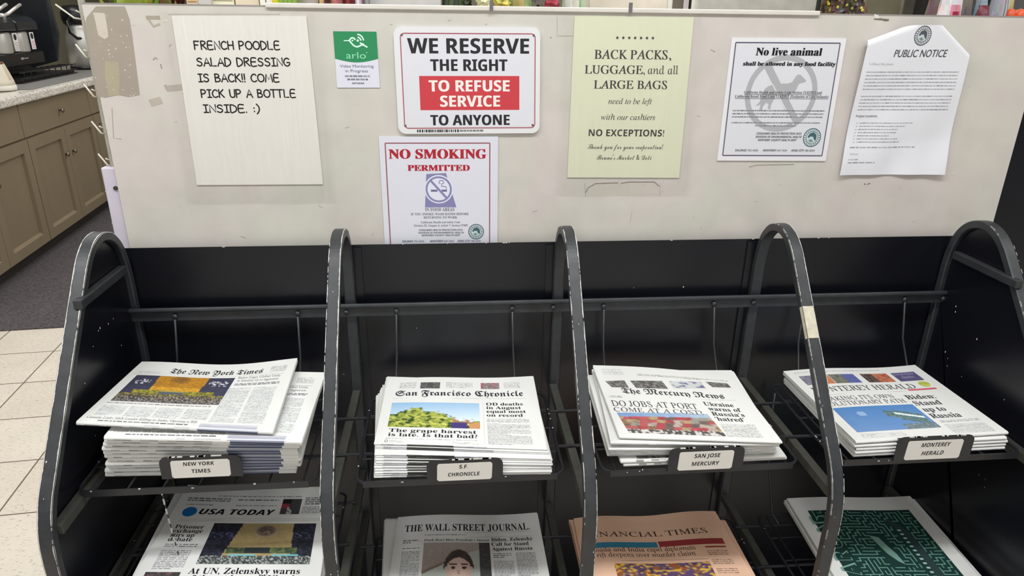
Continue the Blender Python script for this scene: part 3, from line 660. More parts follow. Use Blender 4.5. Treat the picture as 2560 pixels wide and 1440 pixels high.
# refuse-service sign: rounded plastic plate
c = [(983, 66), (1350, 68), (1348, 332), (997, 334)]
mb, pg, P, org = notice('n', c, .256, .1835, '', '', out=.004, sheet=False)
def rrect(a0, b0, a1, b1, r, n=6):
    q = []
    for cx, cy, s0 in ((a1 - r, b0 + r, -PI / 2), (a1 - r, b1 - r, 0), (a0 + r, b1 - r, PI / 2), (a0 + r, b0 + r, PI)):
        q += [(cx + r * math.cos(s0 + PI / 2 * i / n), cy + r * math.sin(s0 + PI / 2 * i / n)) for i in range(n + 1)]
    return q
mb.prism([P(a, b, 0) for a, b in rrect(0, 0, pg.w, pg.d, .014)], (0, .004, 0), (228, 228, 230))
pg.line(rrect(.045 * pg.w, .06 * pg.d, .965 * pg.w, .945 * pg.d, .007), .0018, (168, 84, 96), 1, True); pg.poly(rrect(.052 * pg.w, .07 * pg.d, .958 * pg.w, .935 * pg.d, .006), (223, 223, 230), 1)
K = (34, 32, 36)
pg.text('WE RESERVE', 'bold', .091, .921, .24, .137, K, fat=.0005); pg.text('THE RIGHT', 'bold', .242, .77, .40, .107, K, fat=.0005)
pg.R(.16, .447, .855, .77, (204, 62, 70), 2)
pg.text('TO REFUSE', 'bold', .2255, .785, .592, .105, (246, 236, 232), layer=3, fat=.0005); pg.text('SERVICE', 'bold', .30, .717, .737, .105, (246, 236, 232), layer=3, fat=.0005)
pg.text('TO ANYONE', 'bold', .228, .784, .917, .10, K, fat=.0005)
r = random.Random(5); x = .13
while x < .42:
    l = r.uniform(.004, .012); pg.R(x, .958, x + l, .985, (30, 30, 32), 2); x += l + r.uniform(.003, .008)
pg.greek(.43, .962, .6, .985, .004, (130, 130, 134), .8, 3, layer=2, gap=.001, wl=(.003, .006))
for s, t2 in ((.055, .075), (.955, .075), (.05, .92), (.95, .92)): pg.disc(s * pg.w, t2 * pg.d, .0022, (120, 84, 88), 3, 10)
done('refusal_sign', mb, org, 'white rounded plastic sign with red block reserving the right to refuse service', 'sign', M_GLOSSY)

# no smoking
mb, pg, P, org = notice('n', [(947, 341), (1245, 341), (1243, 622), (963, 624)], .2185, .216, '', '', bg=(222, 222, 232))
RD = (178, 40, 56); DR = (150, 92, 98); PU = (138, 134, 178)
for q in (((.05, .055), (.93, .055)), ((.93, .055), (.93, .97)), ((.05, .055), (.05, .97)), ((.05, .97), (.93, .97))): pg.line([(a * pg.w, b * pg.d) for a, b in q], .0021, DR, 1)
pg.text('NO SMOKING', 'serif', .077, .899, .185, .078, RD, fat=.0008); pg.text('PERMITTED', 'serif', .229, .756, .29, .05, RD, fat=.0006)
pg.poly([(a * pg.w, b * pg.d) for a, b in ((.385, .318), (.553, .31), (.638, .612), (.365, .612))], PU, 1)
cx, cy, rr_ = .488 * pg.w, .452 * pg.d, .113 * pg.w
pg.disc(cx, cy, rr_ * 1.1, (226, 228, 240), 2); pg.ring(cx, cy, rr_ * .93, rr_ * .14, PU, 3); pg.line([(cx - rr_ * .62, cy - rr_ * .7), (cx + rr_ * .62, cy + rr_ * .7)], rr_ * .16, PU, 4)
pg.line([(cx - rr_ * .6, cy + .1 * rr_), (cx - .1 * rr_, cy + .1 * rr_)], rr_ * .16, (112, 110, 150), 3); pg.line([(cx + rr_ * .22, cy + .1 * rr_), (cx + .62 * rr_, cy + .1 * rr_)], rr_ * .16, (112, 110, 150), 3)
pg.line([(cx + rr_ * x, cy + rr_ * y) for x, y in ((.6, -.02), (.56, -.2), (.2, -.24), (.26, -.42), (.4, -.5), (.34, -.66), (.1, -.68), (.02, -.52), (.14, -.42))], rr_ * .07, PU, 3)
TX = (112, 110, 124)
for tx, a0, a1, b, h, st in (('IN FOOD AREAS', .365, .62, .645, .028, 'serif'), ('IF YOU SMOKE, WASH HANDS BEFORE', .24, .745, .682, .02, 'serif'), ('RETURNING TO WORK', .35, .645, .713, .02, 'serif'), ('California Health and Safety Code', .325, .668, .755, .017, 'serif'), ('Division 22, Chapter 4, Article 7, Section 27605', .262, .735, .785, .017, 'serif'),
        ('CONSUMER HEALTH PROTECTION SVCS', .305, .69, .826, .016, 'bold'), ('DIVISION OF ENVIRONMENTAL HEALTH', .30, .70, .851, .016, 'bold'), ('MONTEREY COUNTY HEALTH DEPT', .33, .668, .875, .016, 'bold'), ('SALINAS 755-4505', .155, .345, .93, .018, 'boldit'), ('MONTEREY 647-7654', .40, .61, .93, .018, 'boldit'), ('KING CITY 385-8350', .645, .85, .93, .018, 'boldit')):
    pg.text(tx, st, a0, a1, b, h, TX if st == 'serif' else (80, 80, 92))
seal(pg, .81, .835, .07)
done('paper_notice', mb, org, 'white no smoking notice with purple crossed cigarette below the refusal sign', 'notice')

# bags
mb, pg, P, org = notice('n', [(1436, 40), (1734, 43), (1697, 444), (1418, 443)], .2215, .288, '', '', bg=(223, 224, 198))
G4 = (72, 72, 70)
for i in range(7):
    a = (.366 + .05 * i) * pg.w
    pg.poly([(a + (.0032 if k % 2 == 0 else .0016) * math.sin(PI * k / 5), .123 * pg.d - (.0032 if k % 2 == 0 else .0016) * math.cos(PI * k / 5)) for k in range(10)], G4, 2)
pg.text('BACK PACKS,', 'roman', .182, .835, .248, .053, G4, fat=.0004); pg.text('LUGGAGE', 'roman', .107, .60, .337, .05, G4, fat=.0004); pg.text(', and all', 'roman', .607, .908, .337, .05, G4); pg.text('LARGE BAGS', 'roman', .191, .82, .428, .05, G4, fat=.0004)
pg.text('need to be left', 'italic', .322, .70, .522, .034, G4); pg.text('with our cashiers', 'italic', .268, .74, .622, .034, G4); pg.text('NO EXCEPTIONS!', 'bold', .168, .83, .727, .043, G4)
pg.text('Thank you for your cooperation!', 'script', .167, .83, .81, .030, (96, 98, 90)); pg.text("Bruno's Market & Deli", 'script', .25, .737, .88, .030, (96, 98, 90))
o = done('paper_notice', mb, org, 'pale yellow sheet about leaving back packs and large bags with cashiers', 'notice'); sleeve(o, P, .2215, .288, org)

# no live animal
mb, pg, P, org = notice('n', [(1829, 94), (2115, 96), (2063, 402), (1792, 401)], .2185, .225, '', '', bg=(232, 230, 234)); w, d = pg.w, pg.d
pg.R(.045, .045, .945, .95, (221, 221, 227), 1)
for q in (((.038, .037), (.951, .037)), ((.951, .037), (.956, .955)), ((.956, .955), (.044, .955)), ((.044, .955), (.038, .037))): pg.line([(a * w, b * d) for a, b in q], .0021, (92, 92, 112), 2)
GR = (178, 178, 182); pg.ring(.497 * w, .44 * d, .298 * w, .046 * w, GR, 2)
pg.line([(.33 * w, .20 * d), (.66 * w, .66 * d)], .062 * w, GR, 3)
def conv(x, y): return ((x - (235 - (y - 95) * .1165)) / (1145 - (y - 95) * .053), (y - 95) / 1228)
dog = [conv(*q) for q in ((975, 500), (952, 478), (918, 445), (888, 445), (862, 478), (835, 518), (790, 532), (725, 533), (640, 545), (596, 560), (560, 590), (532, 650), (512, 715), (472, 755), (500, 752), (522, 738), (508, 800), (536, 800), (546, 760), (575, 722), (602, 742), (590, 782), (618, 792), (626, 742), (655, 692), (684, 640), (740, 655), (752, 720), (756, 800), (776, 800), (778, 700), (800, 650), (868, 612), (890, 560), (908, 532), (948, 522), (972, 514))]
pg.poly([(a * w, b * d) for a, b in dog], GR, 2)
pg.line([(.405 * w, .36 * d), (.655 * w, .70 * d)], .010 * w, (221, 221, 227), 3)
pg.text('No live animal', 'serif', .223, .80, .134, .058, (24, 24, 28), fat=.0005, layer=5, lean=.05); pg.text('shall be allowed in any food facility', 'serif', .125, .94, .215, .031, (36, 36, 40), fat=.0004, layer=5, lean=.05)
T2 = (92, 92, 96)
for tx, a0, a1, b, h, st in (('California Health and Safety Code Section 114259.5 and', .165, .86, .437, .02, 'serif'), ('California Retail Food Code 114259.5 (Exclusion of Live Animals)', .088, .925, .47, .02, 'serif'), ('CONSUMER HEALTH PROTECTION SVCS', .325, .735, .775, .017, 'boldit'), ('DIVISION OF ENVIRONMENTAL HEALTH', .32, .74, .803, .017, 'boldit'), ('MONTEREY COUNTY HEALTH DEPT', .345, .70, .83, .017, 'boldit'), ('SALINAS 755-4505', .15, .36, .918, .017, 'boldit'), ('MONTEREY 647-7654', .405, .625, .918, .017, 'boldit'), ('KING CITY 385-8350', .665, .88, .918, .017, 'boldit')):
    pg.text(tx, st, a0, a1, b, h, T2, layer=5)
for b, a0, a1 in ((.445, .165, .86), (.478, .088, .925)): pg.line([(a0 * w, b * d), (a1 * w, b * d)], .0006, T2, 5)
for b, a0, a1 in ((.572, .085, .915), (.598, .085, .905), (.624, .085, .90), (.672, .085, .885), (.697, .30, .67)): pg.greek(a0, b, a1, b + .022, .0042, (140, 140, 144), .45, int(b * 999), layer=5, wl=(.002, .008), gap=.001)
seal(pg, .836, .80, .082)
done('paper_notice', mb, org, 'white notice with grey crossed out dog about live animals', 'notice')

# public notice: hung by its top middle, both top corners curled away
c = [(2166, 62), (2425, 62), (2355.5, 435), (2094.5, 436.5)]; w, d = .2, .259
C = [on_y(px, py, YB) for px, py in c]; org = sum(C, Vector()) / 4; org.y = YB
def pub(a, b, h=0):
    s, t = a / w, b / d
    out = .002 + .018 * max(0, 1 - t * 1.3) ** 1.2 + .004 * math.sin(t * 5 + s * 3) ** 2 * t + .0035 * math.sin(s * 9 + t * 2) ** 2 * max(0, t - .4)
    for ax, ay, bx, by in ((.555, -.02, -.02, .135), (.60, -.015, 1.04, .23)):
        A = Vector((ax * w, ay * d)); Bv = Vector((bx * w, by * d)); tt = (Bv - A).normalized(); nn = Vector((tt.y, -tt.x))
        if nn.y > 0: nn = -nn
        q = Vector((a, b)) - A; dist = q.dot(nn); r = .0075 if ax < .58 else .006
        if dist > 0:
            th = dist / r
            if th < PI * .9: nd, dz = r * math.sin(th), r * (1 - math.cos(th))
            else: th = PI * .9; nd, dz = r * math.sin(th) - (dist - r * th) * .8, 2 * r
            q = q + nn * (nd - dist); a, b = (A + q); out -= dz
    s, t = a / w, b / d
    p = (1 - t) * ((1 - s) * C[0] + s * C[1]) + t * ((1 - s) * C[3] + s * C[2])
    return Vector((p.x, YB - max(out, .0012) - h, p.z))
mb = MB(); nx, ny = 60, 70
for j in range(ny + 1):
    for i in range(nx + 1): mb.v.append(tuple(pub(w * i / nx, d * j / ny)))
for j in range(ny):
    for i in range(nx): q = j * (nx + 1) + i; mb.face((q, q + nx + 1, q + nx + 2, q + 1), (232, 232, 238))
pg = Page(mb, pub, w, d); seal(pg, .50, .066, .08, (88, 88, 96)); pg.text('PUBLIC NOTICE', 'sans', .27, .777, .2, .046, (74, 74, 82), lean=.16, fat=.0002)
T3 = (172, 172, 178)
pg.text('To Whom It May Concern:', 'sans', .055, .29, .252, .015, T3)
for b, a1, n in ((.293, .93, 6), (.452, .92, 5)):
    pg.greek(.05, b, a1, b + n * .0227, .0058, T3, .30, n, layer=2, wl=(.002, .009), gap=.001)
pg.text('Project Locations', 'bold', .05, .25, .596, .015, (120, 120, 126))
for k, a1 in enumerate((.60, .53, .47, .46, .57, .49, .51)):
    b = .633 + k * .0218; pg.disc(.075 * w, (b + .004) * d, .0011, T3, 2, 8); pg.greek(.10, b, a1, b + .02, .0054, T3, .30, k, layer=2, wl=(.002, .008), gap=.001)
pg.greek(.05, .80, .67, .82, .005, T3, .42, 20, layer=2); pg.text('Thank you,', 'sans', .055, .145, .856, .014, T3)
pg.greek(.055, .885, .155, .90, .005, T3, .42, 21, layer=2); pg.greek(.055, .907, .31, .925, .005, T3, .42, 22, layer=2)
o = obj('paper_notice', mb, M_INK, org=org, recalc=False, smooth=True); tag(o, 'white public notice sheet with curled top corners, rightmost on the board', 'notice', 'notices on the board')
# ================================================================== the newspaper rack
RO = (.215, 1.08, 0)
RK = thing('newspaper_rack', 'black steel newspaper rack of four bays with arched dividers', 'newspaper rack', RO)
ARX = (-.610, -.1975, .215, .6275, 1.040)
PATH = [(1.287, 0.0), (1.287, .97), (1.286, 1.01), (1.281, 1.045), (1.270, 1.075), (1.252, 1.096), (1.228, 1.108), (1.202, 1.110), (1.177, 1.102), (1.153, 1.084), (1.130, 1.058), (.932, .818), (.912, .792), (.897, .762), (.888, .73), (.885, .69), (.885, 0)]
def smooth_path(P, n=4):                # round the bends, keep the long runs straight
    V = [Vector(P[0])]
    for p, q in zip(P, P[1:]):
        p, q = Vector(p), Vector(q); l = (q - p).length
        if l > .08: V += [p + (q - p) * (.028 / l), q - (q - p) * (.028 / l)]
        V.append(q)
    out = [V[0]]
    for i in range(1, len(V) - 2):
        p0, p1, p2, p3 = V[i - 1:i + 3]; k = n if (p2 - p1).length < .05 else 1
        l1 = (p2 - p1).length; t1 = (p2 - p0).normalized() * l1; t2 = (p3 - p1).normalized() * l1
        for j in range(k):
            u = j / k; out.append((2 * u ** 3 - 3 * u * u + 1) * p1 + (u ** 3 - 2 * u * u + u) * t1 + (3 * u * u - 2 * u ** 3) * p2 + (u ** 3 - u * u) * t2)
    return [tuple(q) for q in out + V[-2:]]
PATH = smooth_path(PATH)
HW, HT = .0105, .008
def along(s0):
    """point, tangent on the rear-to-front path at arc length s0"""
    acc = 0
    for (y0, z0), (y1, z1) in zip(PATH, PATH[1:]):
        l = math.hypot(y1 - y0, z1 - z0)
        if s0 <= acc + l: u = (s0 - acc) / l; return Vector((0, y0 + (y1 - y0) * u, z0 + (z1 - z0) * u)), Vector((0, y1 - y0, z1 - z0)).normalized()
        acc += l
    return Vector((0, *PATH[-1])), Vector((0, 0, -1))
TOT = sum(math.hypot(b[0] - a[0], b[1] - a[1]) for a, b in zip(PATH, PATH[1:]))
def arch_surf(x, s0, side, e, face):
    """a point on the tube: face 'front' (outer face, e across) or 'side' (flank, e across)"""
    p, t = along(s0); n = Vector((0, -t.z, t.y)) * -1            # outward normal of the loop
    if n.dot(p - Vector((0, 1.15, .7))) < 0: n = -n
    if face == 'front': return Vector((x + side * (HW - e), 0, 0)) + p + n * (HT + .0004)
    return Vector((x + side * (HW + .0004), 0, 0)) + p + n * (HT - e)
rnd = random.Random(11)
for ai, x in enumerate(ARX):
    mb = MB(); c = .002
    sec = [(-HT + c, -HW), (HT - c, -HW), (HT, -HW + c), (HT, HW - c), (HT - c, HW), (-HT + c, HW), (-HT, HW - c), (-HT, -HW + c)]
    mb.sweep([(x, y, z) for y, z in PATH], sec, up=Vector((1, 0, 0)))
    wear = (1.0, 1.0, .9, .75, .2)[ai]
    for side in (-1, 1):
        s0, st_ = 1.10, .0022
        while s0 < 2.0:
            fade = 1 if s0 < 1.55 else max(.25, 1 - (s0 - 1.55) * 2.2)
            amt = wear * fade * (1.25 if (ai == 0 or side == 1) else .8)
            q = mnoise.noise(Vector((s0 * 38, ai * 5.1, side * 3.3))) + .7 * mnoise.noise(Vector((s0 * 150, ai * 2.3, side)))
            wd = .0011 * (q + amt * .95 - .42)
            if wd > .0001:
                wd = min(.0005 + wd, .0019)
                for fc in ('front', 'side'): mb.poly([arch_surf(x, s0, side, .0003, fc), arch_surf(x, s0 + st_, side, .0003, fc), arch_surf(x, s0 + st_, side, .0003 + wd * rnd.uniform(.8, 1.1), fc), arch_surf(x, s0, side, .0003 + wd * rnd.uniform(.8, 1.1), fc)], mi=1)
            s0 += st_
    for k in range(int(5 * wear)):
        s0 = rnd.uniform(1.2, 2.1); e = rnd.uniform(.002, .018); q = rnd.uniform(.0008, .002)
        mb.poly([arch_surf(x, s0 + q * math.cos(a), 1, e + q * math.sin(a) * .6, 'front') for a in (0, 1.2, 2.4, 3.6, 4.9)], mi=1)
    A = obj('arch_frame', mb, [M_ARCH, M_CHIP], RK, RO)
    if ai == 3:
        mb = MB()
        s1 = [i for i in [1.2 + .002 * k for k in range(300)] if along(i)[0].z < 1.003][0]; s2 = [i for i in [1.2 + .002 * k for k in range(300)] if along(i)[0].z < .958][0]
        for k in range(6):
            a, b = s1 + (s2 - s1) * k / 6, s1 + (s2 - s1) * (k + 1) / 6
            for f, e0, e1, sd in (('front', .0005, .0205, -1), ('side', .0, .009, -1)):
                mb.poly([arch_surf(x, a, sd, e0, f), arch_surf(x, b, sd, e0, f), arch_surf(x, b, sd, e1, f), arch_surf(x, a, sd, e1, f)])
        for v in range(len(mb.v)): mb.v[v] = tuple(Vector(mb.v[v]) + Vector((-.0005, -.0006, .0004)))
        tp = obj('tape', mb, M_TAPE, A, RO, recalc=False); tp['label'] = 'patch of off-white masking tape'
    if ai in (0, 4):
        mb = MB(); sx = 1 if ai == 0 else -1
        pts = [(x - .001, y + (.004 if y < 1.2 and z < 1.06 else 0), z) for y, z in PATH]; pts[0] = (x - .001, 1.287, .06); pts[-1] = (x - .001, .885, .06)
        mb.prism(pts, (.002, 0, 0)); P_ = obj('side_panel', mb, M_SHEET, RK, RO)
        mb = MB(); xa_ = x + sx * .0015
        mb.box((min(xa_, xa_ + sx * .014), 1.09, 1.026), (max(xa_, xa_ + sx * .014), 1.262, 1.042)); obj('brace_bar', mb, M_ARCH, P_, RO, bevel=.002)
        rr = random.Random(ai); mb = MB()
        for k in range(14):
            y, z = rr.uniform(1.0, 1.25), rr.uniform(.6, 1.0); q = rr.uniform(.0006, .0018)
            mb.poly([(x + sx * .0025, y + q * math.cos(a), z + 1.4 * q * math.sin(a)) for a in (0, 1.2, 2.5, 3.7, 5)])
        pc = obj('paint_chips', mb, M_CHIP, P_, RO, recalc=False); pc['kind'] = 'stuff'; pc['label'] = 'small white paint chips'
mb = MB(); mb.box((-.612, 1.2965, .06), (1.052, 1.2985, 1.063))
rr = random.Random(4)
for k in range(13):
    xx = rr.choice([rr.uniform(-.1, .3), rr.uniform(.6, 1.0), rr.uniform(-.5, 1)]); l = rr.uniform(.001, .006)
    mb.box((xx, 1.2961, 1.0622), (xx + l * .8, 1.2967, 1.0634), mi=1)
for k in range(9):
    xx, z = rr.uniform(-.5, 1), rr.uniform(.6, 1.02); q = rr.uniform(.0006, .0016); mb.poly([(xx + q * math.cos(a), 1.2962, z + 1.5 * q * math.sin(a)) for a in (0, 1.2, 2.5, 3.7, 5)], mi=1)
obj('back_panel', mb, [M_SHEET, M_CHIP], RK, RO)
for x in ARX[1:4]:
    mb = MB(); mb.box((x - .026, 1.2925, .06), (x + .026, 1.2965, 1.058)); obj('joint_strip', mb, M_SHEET, RK, RO)
mb = MB(); mb.box((-.622, 1.272, .9235), (1.045, 1.277, .945)); mb.tube([(-.622, 1.270, .9465), (1.047, 1.270, .9465)], .0048, 10); BAR = obj('crossbar', mb, M_ARCH, RK, RO)
for x in (-.619, -.528, -.298, -.205, -.108, .121, .204, .307, .537, .621, .95, 1.036):
    mb = MB(); mb.lathe([(0, -.004), (.0045, -.0035), (.0055, 0), (.0055, .002), (0, .002)], (x, 1.270, .9335), 10, ax='y'); obj('bolt', mb, M_ARCH, BAR, RO, smooth=True)
mb = MB(); mb.box((-.600, .90, .055), (1.030, 1.295, .06)); obj('base_panel', mb, M_SHEET, RK, RO)
# shelf arms
ZA = .7545
for tier, z, yf in ((0, ZA, .896), (1, .4455, .90), (2, .17, .90)):
    for x in (-.600, -.1985, .211, .6255, 1.030):
        mb = MB(); mb.box((x - .0075, yf + .004, z - .017), (x + .0075, 1.279, z), mi=0); mb.box((x - .0035, 1.02, z - .0005), (x + .0035, 1.028, z + .0008), mi=0); obj('shelf_arm', mb, M_ARM, RK, RO, bevel=.0015)
for x in (-.600, -.1985):
    mb = MB(); mb.box((x - .0075, .90, .5415), (x + .0075, 1.279, .5585)); obj('shelf_arm', mb, M_ARM, RK, RO, bevel=.0015)

def rloop(x0, x1, y0, y1, z, r=.018, n=5):
    q = []
    for cx, cy, s0 in ((x1 - r, y0 + r, -PI / 2), (x1 - r, y1 - r, 0), (x0 + r, y1 - r, PI / 2), (x0 + r, y0 + r, PI)):
        q += [(cx + r * math.cos(s0 + PI / 2 * i / n), cy + r * math.sin(s0 + PI / 2 * i / n), z) for i in range(n + 1)]
    return q
def tray(x0, x1, yf, yb, z, armx, wires, seed, lab=None, zw=None, chipped=False):
    mb = MB(); mb.tube(rloop(x0, x1, yf, yb, z), .0026, 8, closed=True)
    for k in range(1, 8):
        x = x0 + .022 + (x1 - x0 - .044) * (k - 1) / 6; mb.tube([(x, yf, z), (x, yb, z)], .0018, 6)
    for y in (yf + .07, yf + .145, yf + .21):
        mb.tube([(x0, y, z - .003), (x1, y, z - .003)], .0018, 6)
    for y in (1.165, 1.047): mb.tube([(armx[0], y, z - .0065), (armx[1], y, z - .0065)], .0028, 8)
    mb.box((x0 + .012, yf - .0032, z - .008), (x1 - .012, yf - .0012, z + .004))
    rr = random.Random(seed)
    for k in range(9):
        e = rr.choice([(rr.uniform(x0 + .02, x1 - .02), yf - .0027, z + rr.uniform(-.001, .003)), (rr.choice([x0, x1]), rr.uniform(yf + .02, yb - .02), z + .0027)])
        l = rr.uniform(.001, .004)
        if e[1] < yf: mb.box((e[0], e[1] - .0012, e[2]), (e[0] + l, e[1] + .0008, e[2] + .0014), mi=1)
        else: mb.box((e[0] - .001, e[1], e[2] - .001), (e[0] + .001, e[1] + l, e[2]), mi=1)
    T = obj('wire_tray', mb, [M_BLACK, M_CHIP], RK, RO, smooth=False)
    for xt, xb in wires:
        if chipped:
            mb = MB(); mb.tube([(xt, .985, zw), (xb, .995, z + .004)], .001, 8)
            for k in range(9): u = (k + .2) / 9; mb.tube([(xt + (xb - xt) * q, .9845 + .01 * q, zw + (z - zw) * q) for q in (u, u + .06)], .0014, 8, mi=1)
            obj('hanger_wire', mb, [M_ARCH, M_CHIP], T, RO); continue
        mb = MB(); mb.tube([(xt, 1.268, zw or .928), (xt + (xb - xt) * .5, 1.262, ((zw or .928) + z) / 2), (xb, yb + .002, z + .002), (xb, yb - .03, z + .001)], .0022, 8); obj('hanger_wire', mb, M_ARCH, T, RO, smooth=True)
    if lab:
        (lx0, lx1), (lz0, lz1), lines, tilt = lab; Y = yf - .004; c = (lx0 + lx1) / 2
        mb = MB(); r = .011; top = lz1
        pts = [(lx0, Y, lz0), (lx1, Y, lz0)] + [(lx1 - r + r * math.cos(a), Y, top - r + r * math.sin(a)) for a in (0, .5, 1.05, PI / 2)] + [(lx0 + r - r * math.sin(a), Y, top - r + r * math.cos(a)) for a in (0, .5, 1.05, PI / 2)]
        mb.prism(pts, (0, -.002, 0))
        for k in range(10):
            xx = rr.uniform(lx0 + .012, lx1 - .016); l = rr.uniform(.003, .012); mb.box((xx, Y - .0022, top - .0008), (xx + l, Y + .0002, top + .0004), mi=1)
        L = obj('label_plate', mb, [M_BLACK, M_CHIP], T, RO)
        mb = MB(); cw, ch = (lx1 - lx0) * .73, (lz1 - lz0) * .80
        cx0, cz1 = lx0 + (lx1 - lx0) * .13, lz1 - (lz1 - lz0) * .16
        def P(a, b, h): return Vector((cx0 + a, Y - .0026 - h, cz1 - b))
        pg = Page(mb, P, cw, ch); mb.prism([P(a, b, 0) for a, b in [(q[0], q[1]) for q in ((.003, 0), (cw - .003, 0), (cw, .003), (cw - .001, ch - .003), (cw - .004, ch), (.003, ch), (0, ch - .003), (.001, .003))]], (0, .0006, 0), (226, 222, 216))
        for tx, a0, a1, b in lines: pg.text(tx, 'bold', a0, a1, b, .21, (38, 36, 38), layer=2, lean=tilt)
        q = obj('name_card', mb, M_CARD, T, RO, recalc=False); q['label'] = 'white printed name card'
    return T
ZT_, YF, YBK = .764, .957, 1.226
def lx(a, b, c, d): 
    v, q = on_y(a, b, YF - .005), on_y(c, d, YF - .005); return (v.x, q.x), (q.z - .002, v.z)
XA = (-.600, -.1985, .211, .6255, 1.030)
tray(-.600, -.226, YF + .008, YBK, ZT_, (XA[0], XA[1]), ((-.528, -.542), (-.298, -.302)), 1, (*lx(390, 1152, 605, 1194), (('NEW YORK', .22, .74, .30), ('TIMES', .34, .66, .73)), .1))
tray(-.162, .183, YF, YBK, ZT_, (XA[1], XA[2]), ((-.108, -.114), (.121, .126)), 2, (*lx(1066, 1152, 1257, 1194), (('S.F.', .40, .56, .30), ('CHRONICLE', .2, .77, .74)), .1))
tray(.249, .594, YF, YBK, ZT_, (XA[2], XA[3]), ((.307, .313), (.537, .551)), 3, (*lx(1674, 1122, 1855, 1168), (('SAN JOSE', .28, .75, .33), ('MERCURY', .25, .75, .76)), .1))
tray(.662, 1.008, YF, YBK, ZT_, (XA[3], XA[4]), ((.731, .725), (.95, .972)), 4, (*lx(2247, 1094, 2422, 1142), (('MONTEREY', .25, .78, .33), ('HERALD', .29, .69, .77)), .25))
tray(-.590, -.22, .912, 1.19, .568, (XA[0], XA[1]), ((-.481, -.478),), 5, zw=.752, chipped=True)
tray(-.165, .18, .912, 1.19, .455, (XA[1], XA[2]), (), 6)
tray(.25, .60, .912, 1.19, .455, (XA[2], XA[3]), (), 7)
tray(.662, 1.01, .912, 1.19, .455, (XA[3], XA[4]), ((.70, .70),), 8, zw=.72)

# ================================================================== newspapers
def newspaper(C, t, K, label, group=None, fold=None, prints=None, wave=None, col=(229, 229, 226), seed=0, dprint=None, na=22):
    r = random.Random(seed); org = sum(C, Vector()) / 4; org.z -= t
    w = ((C[1] - C[0]).length + (C[2] - C[3]).length) / 2; d = ((C[3] - C[0]).length + (C[2] - C[1]).length) / 2
    fd = ((C[3] - C[0]) + (C[2] - C[1])); fd.z = 0; fd.normalize(); R0 = t / 2
    def cen(s, tt):
        p = (1 - tt) * ((1 - s) * C[0] + s * C[1]) + tt * ((1 - s) * C[3] + s * C[2])
        if wave: p = p + Vector((0, 0, wave(s, tt)))
        p.z -= R0; return p
    def pt(s, tt, rad, phi=None):
        if phi is None: p = cen(s, tt); return p + Vector((0, 0, rad))
        p = cen(s, 1); return p + fd * (rad * math.cos(phi)) + Vector((0, 0, rad * math.sin(phi)))
    mb = MB(); nt, nf = 7, 6; dt = R0 / K
    for k in range(K):
        ro = R0 - k * dt; ri = max(ro - dt * .72, ro * .2); ja, jb, jt = r.uniform(-.001, .0012) / w * (k > 0), r.uniform(-.001, .0015) / w * (k > 0), r.uniform(0, .006) / d * (k > 0)
        if k > 0: jt -= .001
        tone = r.uniform(-7, 3); cc = tuple(int(q + tone) for q in col); base = len(mb.v)
        st = [('t', jt + (1 - jt) * i / nt) for i in range(nt)] + [('f', PI / 2 - PI * i / nf) for i in range(nf + 1)] + [('b', 1 - (1 - jt * 1.7) * i / nt) for i in range(1, nt + 1)]
        m_ = len(st)
        for i in range(na + 1):
            s = ja + (1 + jb - ja) * i / na
            for rad in (ro, ri):
                for kd, q in st: mb.v.append(tuple(pt(s, q, rad) if kd == 't' else pt(s, 1, rad, q) if kd == 'f' else pt(s, q, -rad)))
        row = 2 * m_
        for i in range(na):
            for j in range(m_ - 1):
                a = base + i * row + j; b = a + row; c2 = cc
                if k == 0 and fold and st[j][0] == 'f' and j + 1 < m_ and st[j + 1][0] == 'f':
                    q = fold((i + .5) / na, (j - nt + .5) / nf); c2 = q or cc
                mb.face((a, a + 1, b + 1, b), c2); mb.face((a + m_, b + m_, b + m_ + 1, a + m_ + 1), cc)
            for j in (0, m_ - 1): a = base + i * row + j; mb.face((a, a + row, a + row + m_, a + m_), cc)
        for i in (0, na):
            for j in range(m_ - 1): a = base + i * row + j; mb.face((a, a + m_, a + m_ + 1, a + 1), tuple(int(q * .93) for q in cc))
    if prints:
        def P(a, b, h):
            if b <= d: return pt(a / w, b / d, R0 + h)
            return pt(a / w, 1, R0 + h, PI / 2 - (b - d) / R0)
        prints(Page(mb, P, w, (dprint or 1) * d, lh=.0002))
    o = obj('newspaper', mb, M_INK, org=org, recalc=False); tag(o, label, 'newspaper', group); return o
ORD = ['second', 'third', 'fourth', 'fifth', 'sixth', 'seventh', 'eighth', 'ninth', 'tenth', 'eleventh', 'twelfth', 'thirteenth', 'fourteenth']
def quad(bl, br, fr, fl, z):
    zz = z if isinstance(z, (list, tuple)) else [z] * 4
    return [on_z(*p, q) for p, q in zip((bl, br, fr, fl), zz)]
